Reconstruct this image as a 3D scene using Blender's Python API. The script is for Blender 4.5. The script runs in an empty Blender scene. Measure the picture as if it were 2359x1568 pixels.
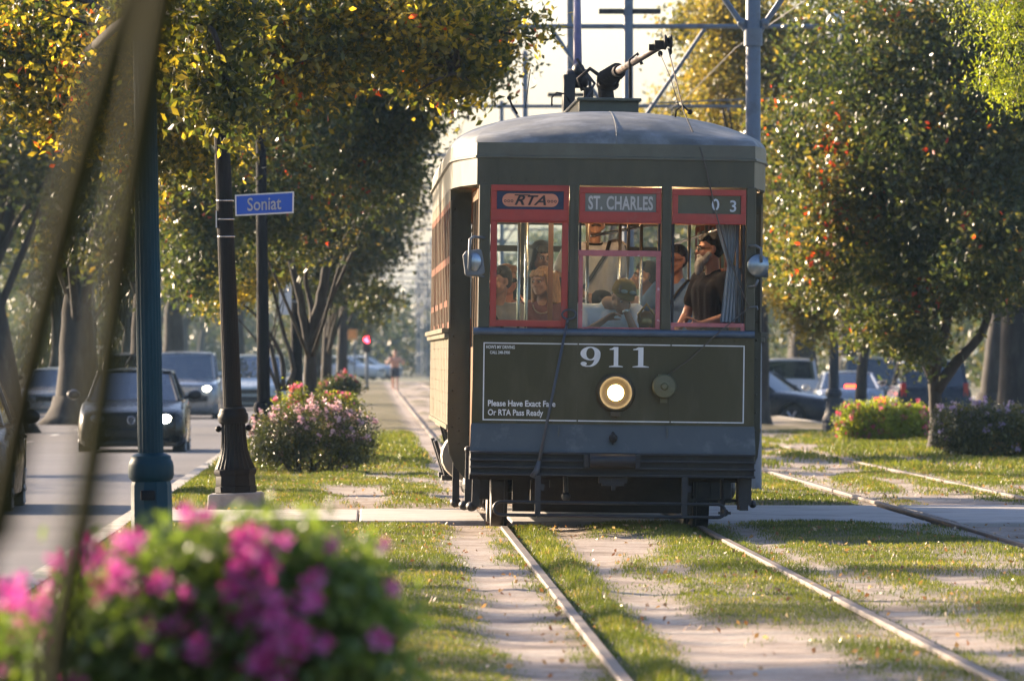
import bpy, bmesh, math, random
import numpy as np
from mathutils import Vector, Matrix, Euler, Quaternion, noise as mnoise
random.seed(7); RNG = np.random.default_rng(11)
PI = math.pi; R = math.radians
sc = bpy.context.scene
COL = sc.collection
F = 17040.0; CAMH = 1.385          # focal length in units of a 2359 px wide frame; eye height
# ---------- frame: track-relative (u, d) -> world ----------
SL = (852-1179.5)/F
def GX(u, d): return u + SL*d
def at(px, py, d): return Vector(((px-1179.5)/F*d, d, CAMH-(py-822.0)/F*d))
def atg(px, d, z=0.0): return Vector(((px-1179.5)/F*d, d, z))

def tag(o, label=None, cat=None, group=None, kind=None):
    if label: o['label'] = label
    if cat: o['category'] = cat
    if group: o['group'] = group
    if kind: o['kind'] = kind
    return o
def empty(name, loc=(0,0,0), rz=0.0, label=None, cat=None, group=None, mat=None):
    o = bpy.data.objects.new(name, None); COL.objects.link(o)
    o.empty_display_size = .2
    if mat is not None: o.matrix_world = mat
    else:
        o.location = loc; o.rotation_euler = (0,0,rz)
    return tag(o, label, cat, group)
def copy_tree(o, parent=None):
    c = o.copy(); COL.objects.link(c); c.parent = parent
    for ch in list(o.children): copy_tree(ch, c)
    return c

class MB:
    def __init__(s): s.v=[]; s.f=[]; s.m=[]
    def add(s, vs, fs, mi=0):
        b=len(s.v); s.v.extend([tuple(v) for v in vs])
        for f in fs: s.f.append(tuple(i+b for i in f)); s.m.append(mi)
        return s
    def box(s, c, sz, rot=None, mi=0, nx=1, taper=None):
        cx,cy,cz=c; hx,hy,hz=sz[0]/2,sz[1]/2,sz[2]/2
        vs=[];fs=[]
        for i in range(nx+1):
            x=-hx+2*hx*i/nx
            for (y,z) in ((-hy,-hz),(hy,-hz),(hy,hz),(-hy,hz)):
                k=1.0
                if taper and z>0: vs.append(Vector((x*taper,y*taper,z)))
                else: vs.append(Vector((x,y,z)))
        for i in range(nx):
            a=i*4;b=a+4
            for j in range(4):
                k=(j+1)%4; fs.append((a+j,a+k,b+k,b+j))
        fs.append((3,2,1,0)); e=nx*4; fs.append((e,e+1,e+2,e+3))
        if rot is not None:
            if not isinstance(rot, Matrix): rot=Euler(rot).to_matrix()
            vs=[rot@v for v in vs]
        vs=[(v[0]+cx,v[1]+cy,v[2]+cz) for v in vs]
        return s.add(vs,fs,mi)
    def bb(s, x0,x1,y0,y1,z0,z1, mi=0, nx=1):
        return s.box(((x0+x1)/2,(y0+y1)/2,(z0+z1)/2),(x1-x0,y1-y0,z1-z0),None,mi,nx)
    def tube(s, pts, rad, seg=8, mi=0, cap=True, flat=None):
        pts=[Vector(p) for p in pts]; n=len(pts)
        if not hasattr(rad,'__len__'): rad=[rad]*n
        vs=[];fs=[]
        t0=(pts[1]-pts[0]).normalized()
        up=Vector((0,0,1)) if abs(t0.z)<.9 else Vector((1,0,0))
        a=t0.cross(up).normalized()
        for i,p in enumerate(pts):
            t=(pts[min(i+1,n-1)]-pts[max(i-1,0)])
            if t.length<1e-9: t=t0
            t.normalize()
            a=(a-t*a.dot(t))
            if a.length<1e-6: a=t.cross(Vector((0,1,0)))
            a.normalize(); b=t.cross(a)
            for k in range(seg):
                th=2*PI*k/seg
                w=rad[i]
                vs.append(p+a*math.cos(th)*w+b*math.sin(th)*w*(flat or 1))
        for i in range(n-1):
            for k in range(seg):
                j=(k+1)%seg
                fs.append((i*seg+k,i*seg+j,(i+1)*seg+j,(i+1)*seg+k))
        if cap:
            fs.append(tuple(range(seg))[::-1]); fs.append(tuple((n-1)*seg+k for k in range(seg)))
        return s.add(vs,fs,mi)
    def lathe(s, prof, seg=24, M=None, mi=0, flute=None, cap=True):
        """prof: (r,z) list. flute(z)->amplitude"""
        vs=[];fs=[];n=len(prof)
        for (r,z) in prof:
            for k in range(seg):
                th=2*PI*k/seg; rr=r
                if flute: rr=r*(1-(flute(z) if k%2 else 0))
                vs.append(Vector((rr*math.cos(th),rr*math.sin(th),z)))
        for i in range(n-1):
            for k in range(seg):
                j=(k+1)%seg
                fs.append((i*seg+k,i*seg+j,(i+1)*seg+j,(i+1)*seg+k))
        if cap:
            fs.append(tuple(range(seg))[::-1]); fs.append(tuple((n-1)*seg+k for k in range(seg)))
        if M is not None: vs=[M@v for v in vs]
        return s.add(vs,fs,mi)
    def ell(s, c, r, seg=12, rings=8, M=None, mi=0):
        vs=[];fs=[]
        for i in range(rings+1):
            ph=PI*i/rings
            for k in range(seg):
                th=2*PI*k/seg
                v=Vector((r[0]*math.sin(ph)*math.cos(th),r[1]*math.sin(ph)*math.sin(th),r[2]*math.cos(ph)))
                if M is not None: v=M@v
                vs.append(v+Vector(c))
        for i in range(rings):
            for k in range(seg):
                j=(k+1)%seg
                fs.append((i*seg+j,i*seg+k,(i+1)*seg+k,(i+1)*seg+j))
        return s.add(vs,fs,mi)
    def capsule(s, p0, r0, p1, r1, seg=12):
        p0=Vector(p0);p1=Vector(p1); ax=p1-p0; L=ax.length
        q=ax.to_track_quat('Z','Y').to_matrix() if L>1e-6 else Matrix.Identity(3)
        prof=[]
        for i in range(1,5): prof.append((r0*math.sin(PI/2*i/4), -r0*math.cos(PI/2*i/4)))
        for i in range(0,4): prof.append((r1*math.cos(PI/2*i/4), L+r1*math.sin(PI/2*i/4)))
        M=Matrix.Translation(p0)@q.to_4x4()
        return s.lathe(prof,seg,M)
    def prism(s, poly, d, M=None, mi=0):
        """poly in (x,z) plane, extruded along +y by d; front face at y=0 (towards -y)"""
        n=len(poly)
        vs=[Vector((x,0,z)) for x,z in poly]+[Vector((x,d,z)) for x,z in poly]
        fs=[tuple(range(n)),tuple(range(2*n-1,n-1,-1))]
        for i in range(n):
            j=(i+1)%n; fs.append((i,i+n,j+n,j))
        if M is not None: vs=[M@v for v in vs]
        return s.add(vs,fs,mi)
    def grid(s, P, mi=0, closeu=False):
        """P[i][j] vectors"""
        n=len(P);m=len(P[0]); vs=[p for r_ in P for p in r_]; fs=[]
        for i in range(n-1):
            for j in range(m if closeu else m-1):
                k=(j+1)%m
                fs.append((i*m+j,i*m+k,(i+1)*m+k,(i+1)*m+j))
        return s.add(vs,fs,mi)
    def build(s, name, mats, parent=None, smooth=False, warp=None, bevel=0, angle=None, fixn=False):
        me=bpy.data.meshes.new(name)
        v=s.v
        if warp: v=[warp(*p) for p in v]
        me.from_pydata([tuple(p) for p in v],[],s.f); me.update()
        if not isinstance(mats,(list,tuple)): mats=[mats]
        for m in mats: me.materials.append(m)
        if len(mats)>1: me.polygons.foreach_set('material_index', s.m)
        if fixn:
            bm=bmesh.new(); bm.from_mesh(me); bmesh.ops.recalc_face_normals(bm,faces=bm.faces); bm.to_mesh(me); bm.free()
        if smooth:
            me.polygons.foreach_set('use_smooth',[True]*len(me.polygons))
            if angle: me.set_sharp_from_angle(angle=R(angle))
        o=bpy.data.objects.new(name, me); COL.objects.link(o); o.parent=parent
        if bevel:
            b=o.modifiers.new('bevel','BEVEL'); b.width=bevel; b.segments=2; b.limit_method='ANGLE'; b.harden_normals=False
        return o
def bake(o):
    """apply all modifiers of a mesh object"""
    dg=bpy.context.evaluated_depsgraph_get(); dg.update()
    me=bpy.data.meshes.new_from_object(o.evaluated_get(dg)); old=o.data
    o.modifiers.clear(); o.data=me; bpy.data.meshes.remove(old); return o
def remeshed(mb, name, mat, parent, vox, smooth_it=3):
    o=mb.build(name, mat, parent)
    m=o.modifiers.new('r','REMESH'); m.mode='VOXEL'; m.voxel_size=vox; m.use_smooth_shade=True
    s_=o.modifiers.new('s','SMOOTH'); s_.iterations=smooth_it; s_.factor=.5
    bake(o)
    if not o.data.materials: o.data.materials.append(mat)
    else: o.data.materials[0]=mat
    return o
def text_mesh(mb, txt, M, size, sx=1.0, depth=.002, mi=0, align='LEFT', bold=0.0, shear=0.0, spacing=1.0):
    cu=bpy.data.curves.new('t','FONT'); cu.body=txt; cu.size=size; cu.align_x=align; cu.extrude=depth/2
    cu.offset=bold; cu.shear=shear; cu.space_character=spacing; cu.resolution_u=3
    o=bpy.data.objects.new('t',cu); COL.objects.link(o)
    dg=bpy.context.evaluated_depsgraph_get(); dg.update()
    me=bpy.data.meshes.new_from_object(o.evaluated_get(dg))
    # text lies in xy plane facing +z; put upright facing -y
    vs=[M@Vector((v.co.x*sx, -v.co.z, v.co.y)) for v in me.vertices]
    mb.add(vs,[tuple(p.vertices) for p in me.polygons],mi)
    bpy.data.objects.remove(o); bpy.data.meshes.remove(me); bpy.data.curves.remove(cu)

# ---------- materials ----------
def newmat(name):
    m=bpy.data.materials.new(name); m.use_nodes=True; nt=m.node_tree
    for n in list(nt.nodes): nt.nodes.remove(n)
    out=nt.nodes.new('ShaderNodeOutputMaterial'); return m,nt,out
def N(nt,t,**kw):
    n=nt.nodes.new(t)
    for k,v in kw.items():
        if k in n.inputs: n.inputs[k].default_value=v
        else: setattr(n,k,v)
    return n
def c4(c): return (c[0],c[1],c[2],1)
def surf(name, col, rough=.5, metal=0, var=.25, vscale=4, bump=.0, bscale=60, dirt=None, dscale=2.5, dlo=.5, dhi=.7, coat=0, spec=.5, stretch=(1,1,1), rvar=0.15):
    m,nt,out=newmat(name); L=nt.links
    b=N(nt,'ShaderNodeBsdfPrincipled'); b.inputs['Roughness'].default_value=rough; b.inputs['Metallic'].default_value=metal
    b.inputs['Coat Weight'].default_value=coat; b.inputs['Coat Roughness'].default_value=.08; b.inputs['Specular IOR Level'].default_value=spec
    tc=N(nt,'ShaderNodeTexCoord'); mp=N(nt,'ShaderNodeMapping'); mp.inputs['Scale'].default_value=stretch
    L.new(tc.outputs['Object'],mp.inputs['Vector'])
    n1=N(nt,'ShaderNodeTexNoise',Scale=vscale,Detail=6.0,Roughness=.6); L.new(mp.outputs[0],n1.inputs['Vector'])
    r=N(nt,'ShaderNodeValToRGB'); r.color_ramp.elements[0].position=.3; r.color_ramp.elements[1].position=.7
    r.color_ramp.elements[0].color=c4([c*(1-var) for c in col]); r.color_ramp.elements[1].color=c4([min(1,c*(1+var)) for c in col])
    L.new(n1.outputs['Fac'],r.inputs[0]); cur=r.outputs[0]
    if dirt:
        n2=N(nt,'ShaderNodeTexNoise',Scale=dscale,Detail=9.0,Roughness=.65); L.new(mp.outputs[0],n2.inputs['Vector'])
        r2=N(nt,'ShaderNodeValToRGB'); r2.color_ramp.elements[0].position=dlo; r2.color_ramp.elements[1].position=dhi
        L.new(n2.outputs['Fac'],r2.inputs[0])
        mx=N(nt,'ShaderNodeMix',data_type='RGBA'); L.new(r2.outputs[0],mx.inputs[0]); L.new(cur,mx.inputs[6]); mx.inputs[7].default_value=c4(dirt); cur=mx.outputs[2]
    L.new(cur,b.inputs['Base Color'])
    if rvar:
        mr=N(nt,'ShaderNodeMapRange'); mr.inputs['To Min'].default_value=max(.02,rough-rvar*.6); mr.inputs['To Max'].default_value=min(1,rough+rvar)
        L.new(n1.outputs['Fac'],mr.inputs['Value']); L.new(mr.outputs[0],b.inputs['Roughness'])
    if bump:
        n3=N(nt,'ShaderNodeTexNoise',Scale=bscale,Detail=3.0); L.new(tc.outputs['Object'],n3.inputs['Vector'])
        bp=N(nt,'ShaderNodeBump',Strength=bump,Distance=.01); L.new(n3.outputs['Fac'],bp.inputs['Height']); L.new(bp.outputs[0],b.inputs['Normal'])
    L.new(b.outputs[0],out.inputs[0]); return m
def emit(name,col,st):
    m,nt,out=newmat(name); e=N(nt,'ShaderNodeEmission'); e.inputs[0].default_value=c4(col); e.inputs[1].default_value=st
    nt.links.new(e.outputs[0],out.inputs[0]); return m
def glassm(name, tint=(.9,.95,.93), base=.01, dirt=.02, fm=1.15):
    m,nt,out=newmat(name); L=nt.links
    t=N(nt,'ShaderNodeBsdfTransparent'); t.inputs[0].default_value=c4(tint)
    g=N(nt,'ShaderNodeBsdfGlossy'); g.inputs['Roughness'].default_value=.02
    fr=N(nt,'ShaderNodeFresnel',IOR=1.5); 
    ad=N(nt,'ShaderNodeMath',operation='MULTIPLY_ADD'); ad.inputs[1].default_value=fm; ad.inputs[2].default_value=base
    L.new(fr.outputs[0],ad.inputs[0])
    mx=N(nt,'ShaderNodeMixShader'); L.new(ad.outputs[0],mx.inputs[0]); L.new(t.outputs[0],mx.inputs[1]); L.new(g.outputs[0],mx.inputs[2])
    df=N(nt,'ShaderNodeBsdfDiffuse'); df.inputs[0].default_value=(.45,.45,.42,1)
    ns=N(nt,'ShaderNodeTexNoise',Scale=9.0,Detail=5.0); tc=N(nt,'ShaderNodeTexCoord'); L.new(tc.outputs['Object'],ns.inputs['Vector'])
    mr=N(nt,'ShaderNodeMapRange'); mr.inputs['From Min'].default_value=.35; mr.inputs['From Max'].default_value=.75; mr.inputs['To Max'].default_value=dirt; L.new(ns.outputs['Fac'],mr.inputs[0])
    mx2=N(nt,'ShaderNodeMixShader'); L.new(mr.outputs[0],mx2.inputs[0]); L.new(mx.outputs[0],mx2.inputs[1]); L.new(df.outputs[0],mx2.inputs[2])
    L.new(mx2.outputs[0],out.inputs[0]); return m
def leafmat(name, stops, trans=.4, tmul=1.6, rough=.35, twarm=(1.15,1.05,.5), spec=.5):
    """stops: [(pos,color)] picked at random per leaf"""
    m,nt,out=newmat(name); L=nt.links
    g=N(nt,'ShaderNodeNewGeometry'); r=N(nt,'ShaderNodeValToRGB'); r.color_ramp.interpolation='CONSTANT'
    el=r.color_ramp.elements
    el[0].position=0; el[0].color=c4(stops[0][1]); el[1].position=stops[1][0]; el[1].color=c4(stops[1][1])
    for p,c in stops[2:]:
        e=el.new(p); e.color=c4(c)
    tc=N(nt,'ShaderNodeTexCoord'); nz=N(nt,'ShaderNodeTexNoise',Scale=.9,Detail=3.0); L.new(tc.outputs['Object'],nz.inputs['Vector'])
    m1=N(nt,'ShaderNodeMapRange'); m1.inputs['From Min'].default_value=.36; m1.inputs['From Max'].default_value=.66; m1.inputs['To Min'].default_value=.0; m1.inputs['To Max'].default_value=.46; L.new(nz.outputs['Fac'],m1.inputs[0])
    m2=N(nt,'ShaderNodeMath',operation='MULTIPLY_ADD'); L.new(g.outputs['Random Per Island'],m2.inputs[0]); m2.inputs[1].default_value=.62; L.new(m1.outputs[0],m2.inputs[2]); L.new(m2.outputs[0],r.inputs[0])
    ns=N(nt,'ShaderNodeTexNoise',Scale=1.3,Detail=2.0); L.new(tc.outputs['Object'],ns.inputs['Vector'])
    mr=N(nt,'ShaderNodeMapRange'); mr.inputs['From Min'].default_value=.3; mr.inputs['From Max'].default_value=.7; mr.inputs['To Min'].default_value=.75; mr.inputs['To Max'].default_value=1.3
    L.new(ns.outputs['Fac'],mr.inputs[0])
    mm=N(nt,'ShaderNodeVectorMath',operation='SCALE'); L.new(r.outputs[0],mm.inputs[0]); L.new(mr.outputs[0],mm.inputs['Scale'])
    b=N(nt,'ShaderNodeBsdfPrincipled'); b.inputs['Roughness'].default_value=rough; b.inputs['Specular IOR Level'].default_value=spec
    L.new(mm.outputs[0],b.inputs['Base Color'])
    t=N(nt,'ShaderNodeBsdfTranslucent')
    tm=N(nt,'ShaderNodeVectorMath',operation='MULTIPLY'); L.new(mm.outputs[0],tm.inputs[0]); tm.inputs[1].default_value=[tmul*w for w in twarm]
    L.new(tm.outputs[0],t.inputs[0])
    mx=N(nt,'ShaderNodeMixShader'); mx.inputs[0].default_value=trans; L.new(b.outputs[0],mx.inputs[1]); L.new(t.outputs[0],mx.inputs[2])
    L.new(mx.outputs[0],out.inputs[0]); return m
MT={}
def M_(k): return MT[k]
MT['olive']=surf('olive_paint',(.047,.041,.013),.3,spec=.35,var=.15,vscale=2,bump=.05,bscale=4,dirt=(.095,.082,.045),dscale=3.5,dlo=.47,dhi=.8,coat=.06,stretch=(1,1,.3))
MT['olive_dull']=surf('weathered_olive_paint',(.055,.051,.026),.42,var=.25,vscale=5,bump=.08,bscale=30,dirt=(.085,.078,.05),dscale=4,dlo=.5,dhi=.8,stretch=(1,1,.4))
MT['rim_olive']=surf('faded_olive_paint',(.10,.10,.07),.42,var=.25,vscale=4,bump=.05,bscale=30,dirt=(.10,.09,.06),dscale=6)
MT['roof']=surf('weathered_roof_paint',(.125,.125,.11),.5,spec=.35,var=.4,vscale=4,bump=.35,bscale=7,dirt=(.27,.28,.28),dscale=2.6,dlo=.48,dhi=.74)
MT['apron']=surf('scuffed_apron_paint',(.075,.078,.07),.3,var=.15,vscale=3,bump=.12,bscale=9,dirt=(.16,.155,.14),dscale=5,dlo=.56,dhi=.74,coat=.2)  # grey base stands in for sky reflected on olive; pale scuffs are wear
MT['red']=surf('red_window_paint',(.36,.045,.03),.38,var=.15,vscale=6,bump=.05,dirt=(.30,.10,.08),dscale=7,dlo=.6,dhi=.75)
MT['pinkred']=surf('faded_red_paint',(.42,.13,.13),.45,var=.2,vscale=9,dirt=(.6,.45,.45),dscale=25,dlo=.62,dhi=.68)
MT['side']=surf('sunlit_tone_side_paint',(.21,.195,.155),.9,var=.2,vscale=5,spec=.02,dirt=(.22,.18,.12),dscale=6)  # pale warm tone puts the sunlight into the olive side's colour
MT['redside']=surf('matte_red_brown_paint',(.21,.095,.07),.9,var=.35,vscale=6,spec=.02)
MT['darkmetal']=surf('grimy_dark_metal',(.014,.014,.017),.5,metal=.0,var=.35,vscale=12,bump=.1,dirt=(.03,.027,.024),dscale=9)
MT['belt']=surf('blue_grey_rail_paint',(.07,.10,.14),.3,var=.2,vscale=9)
MT['rust']=surf('rusty_undercarriage',(.022,.017,.014),.8,var=.4,vscale=10,bump=.2)
MT['white']=surf('white_paint_lettering',(.72,.72,.70),.5,var=.08,vscale=15)
MT['black']=surf('black_rubber',(.012,.012,.013),.7,var=.3,vscale=12)
MT['steel']=surf('polished_steel',(.55,.53,.5),.25,metal=1,var=.03,vscale=20,rvar=0)
MT['aged_steel']=surf('galvanised_steel',(.16,.19,.24),.5,metal=.3,var=.2,vscale=6,bump=.05,dirt=(.10,.10,.12),dscale=3)
MT['bracket']=surf('dull_grey_bracket',(.14,.155,.165),.45,var=.2,vscale=12)
MT['wood']=surf('varnished_wood',(.20,.075,.028),.4,var=.3,vscale=12,stretch=(1,1,.15))
MT['cream']=surf('interior_cream_paint',(.45,.40,.30),.6,var=.15)
MT['curtain']=surf('grey_curtain_cloth',(.34,.38,.40),.9,var=.1,vscale=20)
MT['glass']=glassm('window_glass')
MT['carglass']=glassm('tinted_windscreen',(.17,.22,.22),.0,.004,.4)
MT['darkglass']=glassm('dark_tinted_glass',(.08,.09,.10),.10,.02)
USE_HAZE=True; HAZE=0.00013; EXPO=2.05
# ================= STREETCAR =================
CAR_D=57.3
CARM=Matrix.Translation(((1408-1179.5)/F*CAR_D,CAR_D,0))@Matrix.Rotation(R(1.4),4,'Z')@Matrix.Rotation(R(0.75),4,'Y')
car=empty('streetcar',mat=CARM,label='olive green streetcar number 911 with red window frames and one lit headlight',cat='streetcar')
KP=297.4
def lx(px): return (px-1406)/KP
def lz(py): return CAMH+(822-py)/KP
def bow(x,y,z):
    if y<0.9: return (x, y-0.07*max(0,1-(x/1.12)**2), z)
    return (x,y,z)
HW=1.07
def P(mb,name,mats,parent=car,warp=bow,**k): return mb.build(name,mats,parent,warp=warp,**k)
def rivets(mb,pts,r=.006,mi=0,ax='y'):
    for p in pts:
        M=Matrix.Translation(p)@(Matrix.Rotation(PI/2,4,'X') if ax=='y' else Matrix.Rotation(-PI/2,4,'Y'))
        mb.lathe([(r,0),(r*.85,r*.5),(r*.4,r*.8)],6,M,mi)
# front dash panel
zb,zt=lz(978),lz(773)
m=MB()
nx=24
P_=[]
for i in range(nx+1):
    t=-1+2*i/nx
    P_.append([Vector((t*1.095,0,zb)),Vector((t*1.085,0,zt))])
m.grid([[r_[1],r_[0]] for r_ in P_])
m.bb(-1.09,-1.05,.002,.04,zb,zt); m.bb(1.05,1.09,.002,.04,zb,zt)
rv=[Vector((-1.03+2.06*i/22,-.001,zt-.03)) for i in range(23)]+[Vector((-1.03+2.06*i/22,-.001,zb+.02)) for i in range(23)]
rivets(m,rv)
m.bb(lx(1322),lx(1325),-.003,.01,zb,zt,nx=1); m.bb(lx(1536),lx(1539),-.003,.01,zb,zt)
front=P(m,'front_panel',MT['olive'],fixn=False)
# apron
m=MB(); G=[]
for i in range(nx+1):
    t=-1+2*i/nx; G.append([Vector((t*1.095,0,lz(978))),Vector((t*1.10,-.015,lz(984))),Vector((t*1.105,-.055,lz(1030))),Vector((t*1.105,-.075,lz(1042)))])
m.grid([list(reversed(g)) for g in G]); 
for sx_ in (-.42,.42): m.bb(sx_-.004,sx_+.004,-.035,.0,lz(1035),lz(982))
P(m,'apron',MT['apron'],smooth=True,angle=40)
# horn emblem
m=MB(); m.lathe([(.03,0),(.034,.02),(.02,.03)],16,Matrix.Translation((0.0,-.13+.07,lz(1008)))@Matrix.Rotation(PI/2,4,'X'))
m.ell((0,-.11+.07,lz(1006)),(.018,.012,.045)); m.ell((0,-.11+.07,lz(1022)),(.012,.012,.012))
P(m,'horn',MT['rust'],smooth=True)
# anticlimber
m=MB()
z0,z1=lz(1096),lz(1043)
m.bb(-1.10,1.10,-.06,.25,z0,z1,nx=24)
for k in range(4):
    z=z0+.006+(z1-z0-.012)*k/3
    m.bb(-1.105,1.105,-.125 ,-.05,z-.008,z+.008,nx=24)
P(m,'bumper',MT['darkmetal'],bevel=.003)
m=MB(); m.tube([(lx(1352),-.20,lz(1060)),(lx(1456),-.20,lz(1060))],.055,16); 
for xx in (1345,1460): m.bb(lx(xx)-.02,lx(xx)+.02,-.2,-.06,lz(1075),lz(1046))
m.bb(lx(1362),lx(1446),-.16,-.05,lz(1072),lz(1050))
P(m,'coupler_cover',MT['darkmetal'],smooth=True,angle=40)
# belt rail
m=MB(); G=[]
for i in range(nx+1):
    t=-1+2*i/nx; G.append([Vector((t*1.09+0,y,z)) for y,z in ((.0,lz(775)),(-.035,lz(774)),(-.045,lz(769)),(-.045,lz(764)),(-.03,lz(759)),(.0,lz(758)))])
m.grid([list(reversed(g)) for g in G]); P(m,'belt_rail',MT['belt'],smooth=True,angle=60)
# white pinstripe box
m=MB(); w=.009
xa,xb,za,zc=lx(1106),lx(1708),lz(971),lz(792)
m.bb(xa,xb,-.003,.001,zc-w,zc,nx=20); m.bb(xa,xb,-.003,.001,za,za+w,nx=20)
m.bb(xa,xa+w,-.003,.001,za+w,zc-w); m.bb(xb-w,xb,-.003,.001,za+w,zc-w)
P(m,'white_border',MT['white'],parent=front)
# fleet number 911 built as outlines
def arcpts(cx,cz,rx,rz,a0,a1,n): return [(cx+rx*math.cos(R(a0+(a1-a0)*i/n)),cz+rz*math.sin(R(a0+(a1-a0)*i/n))) for i in range(n+1)]
def strip(mb,outer,inner,M,d=.002,mi=0):
    n=len(outer)
    vs=[]; fs=[]
    for (a,b) in zip(outer,inner):
        vs+= [M@Vector((a[0],0,a[1])),M@Vector((b[0],0,b[1]))]
    for i in range(n-1): fs.append((2*i,2*i+1,2*i+3,2*i+2))
    mb.add(vs,fs,mi)
m=MB()
def one(mb,x,z,w,h):
    M=Matrix.Translation((x,-.003,z))
    st=w*.30
    mb.prism([(w/2-st/2,h*.06),(w/2+st/2,h*.06),(w/2+st/2,h),(w/2-st/2,h)],.002,M)
    mb.prism([(0.03*w,0),(.97*w,0),(.97*w,.035*h),(w/2+st/2,.085*h),(w/2-st/2,.085*h),(.03*w,.035*h)],.002,M)
    mb.prism([(w/2-st/2,h),(w/2-st/2,h*.86),(.06*w,h*.86),(.06*w,h*.905),(w*.22,h*.93)],.002,M)
def nine(mb,x,z,w,h):
    M=Matrix.Translation((x,-.003,z))
    cx,cz=w*.48,h*.66
    o=arcpts(cx,cz,w*.48,h*.34,0,360,32); i_=arcpts(cx,cz,w*.20,h*.285,0,360,32); strip(mb,o,i_,M)
    # tail: right side sweeping down and left
    o=[(w*.96,h*.66)]+arcpts(w*.44,h*.62,w*.52,h*.62,0,-100,18); i_=[(w*.70,h*.66)]+arcpts(w*.40,h*.60,w*.31,h*.545,0,-100,18); strip(mb,o,i_,M)
    mb.prism([(w*.16+w*.15*math.cos(a*PI/8),h*.15+h*.10*math.sin(a*PI/8)) for a in range(16)],.002,M)
    o=[(w*.02,h*.13),(w*.10,h*.04),(w*.25,h*.0),(w*.38,0)]; i_=[(w*.08,h*.13),(w*.14,h*.09),(w*.26,h*.055),(w*.38,h*.055)]; strip(mb,o,i_,M)
zz=lz(845); hh=(845-799)/KP
nine(m,lx(1329),zz,(1377-1329)/KP,hh); P(m,'fleet_digit',MT['white'],parent=front)
m=MB(); one(m,lx(1394),zz,(1428-1394)/KP,hh); P(m,'fleet_digit',MT['white'],parent=front)
m=MB(); one(m,lx(1448),zz,(1488-1448)/KP,hh); P(m,'fleet_digit',MT['white'],parent=front)
def serif_text(mb,txt,px0,py_base,px1,hpx,bold=.0006):
    # scale to width
    t=MB(); text_mesh(t,txt,Matrix.Identity(4),1.0,bold=0.022,depth=.001)
    xs=[v[0] for v in t.v]; zs=[v[2] for v in t.v]
    W=(px1-px0)/KP; H=hpx/KP; sx=W/(max(xs)-min(xs)); sz=H/.73; x0=min(xs)
    mb.add([Vector((lx(px0)+(v[0]-x0)*sx,-.0035+v[1],lz(py_base)+v[2]*sz)) for v in t.v],t.f)
for a_ in (("HOW'S MY DRIVING",1112,806,1178,7.5),("CALL 248-3900",1121,818,1167,7),("Please Have Exact Fare",1118,938,1273,14),("Or RTA Pass Ready",1118,959,1245,14)):
    m=MB(); serif_text(m,*a_); P(m,'lettering',MT['white'],parent=front)
# corner posts and mullions
zp0,zp1=lz(758),lz(428)
for (a,b) in ((1092,1118),(1708,1730)):
    m=MB(); m.bb(lx(a),lx(b),-.005,.09,zp0,zp1)
    P(m,'corner_post',MT['olive_dull'],bevel=.006)
for (a,b) in ((1299,1321),(1512,1535)):
    m=MB(); m.bb(lx(a),lx(b),-.012,.07,zp0,zp1); m.bb(lx(a)+.008,lx(b)-.035,-.022,-.012,zp0,zp1)
    rivets(m,[Vector((lx(b)-.012,-.012,zp0+.05+k*.1)) for k in range(11)],.004)
    P(m,'mullion',MT['olive_dull'],bevel=.004)
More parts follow.
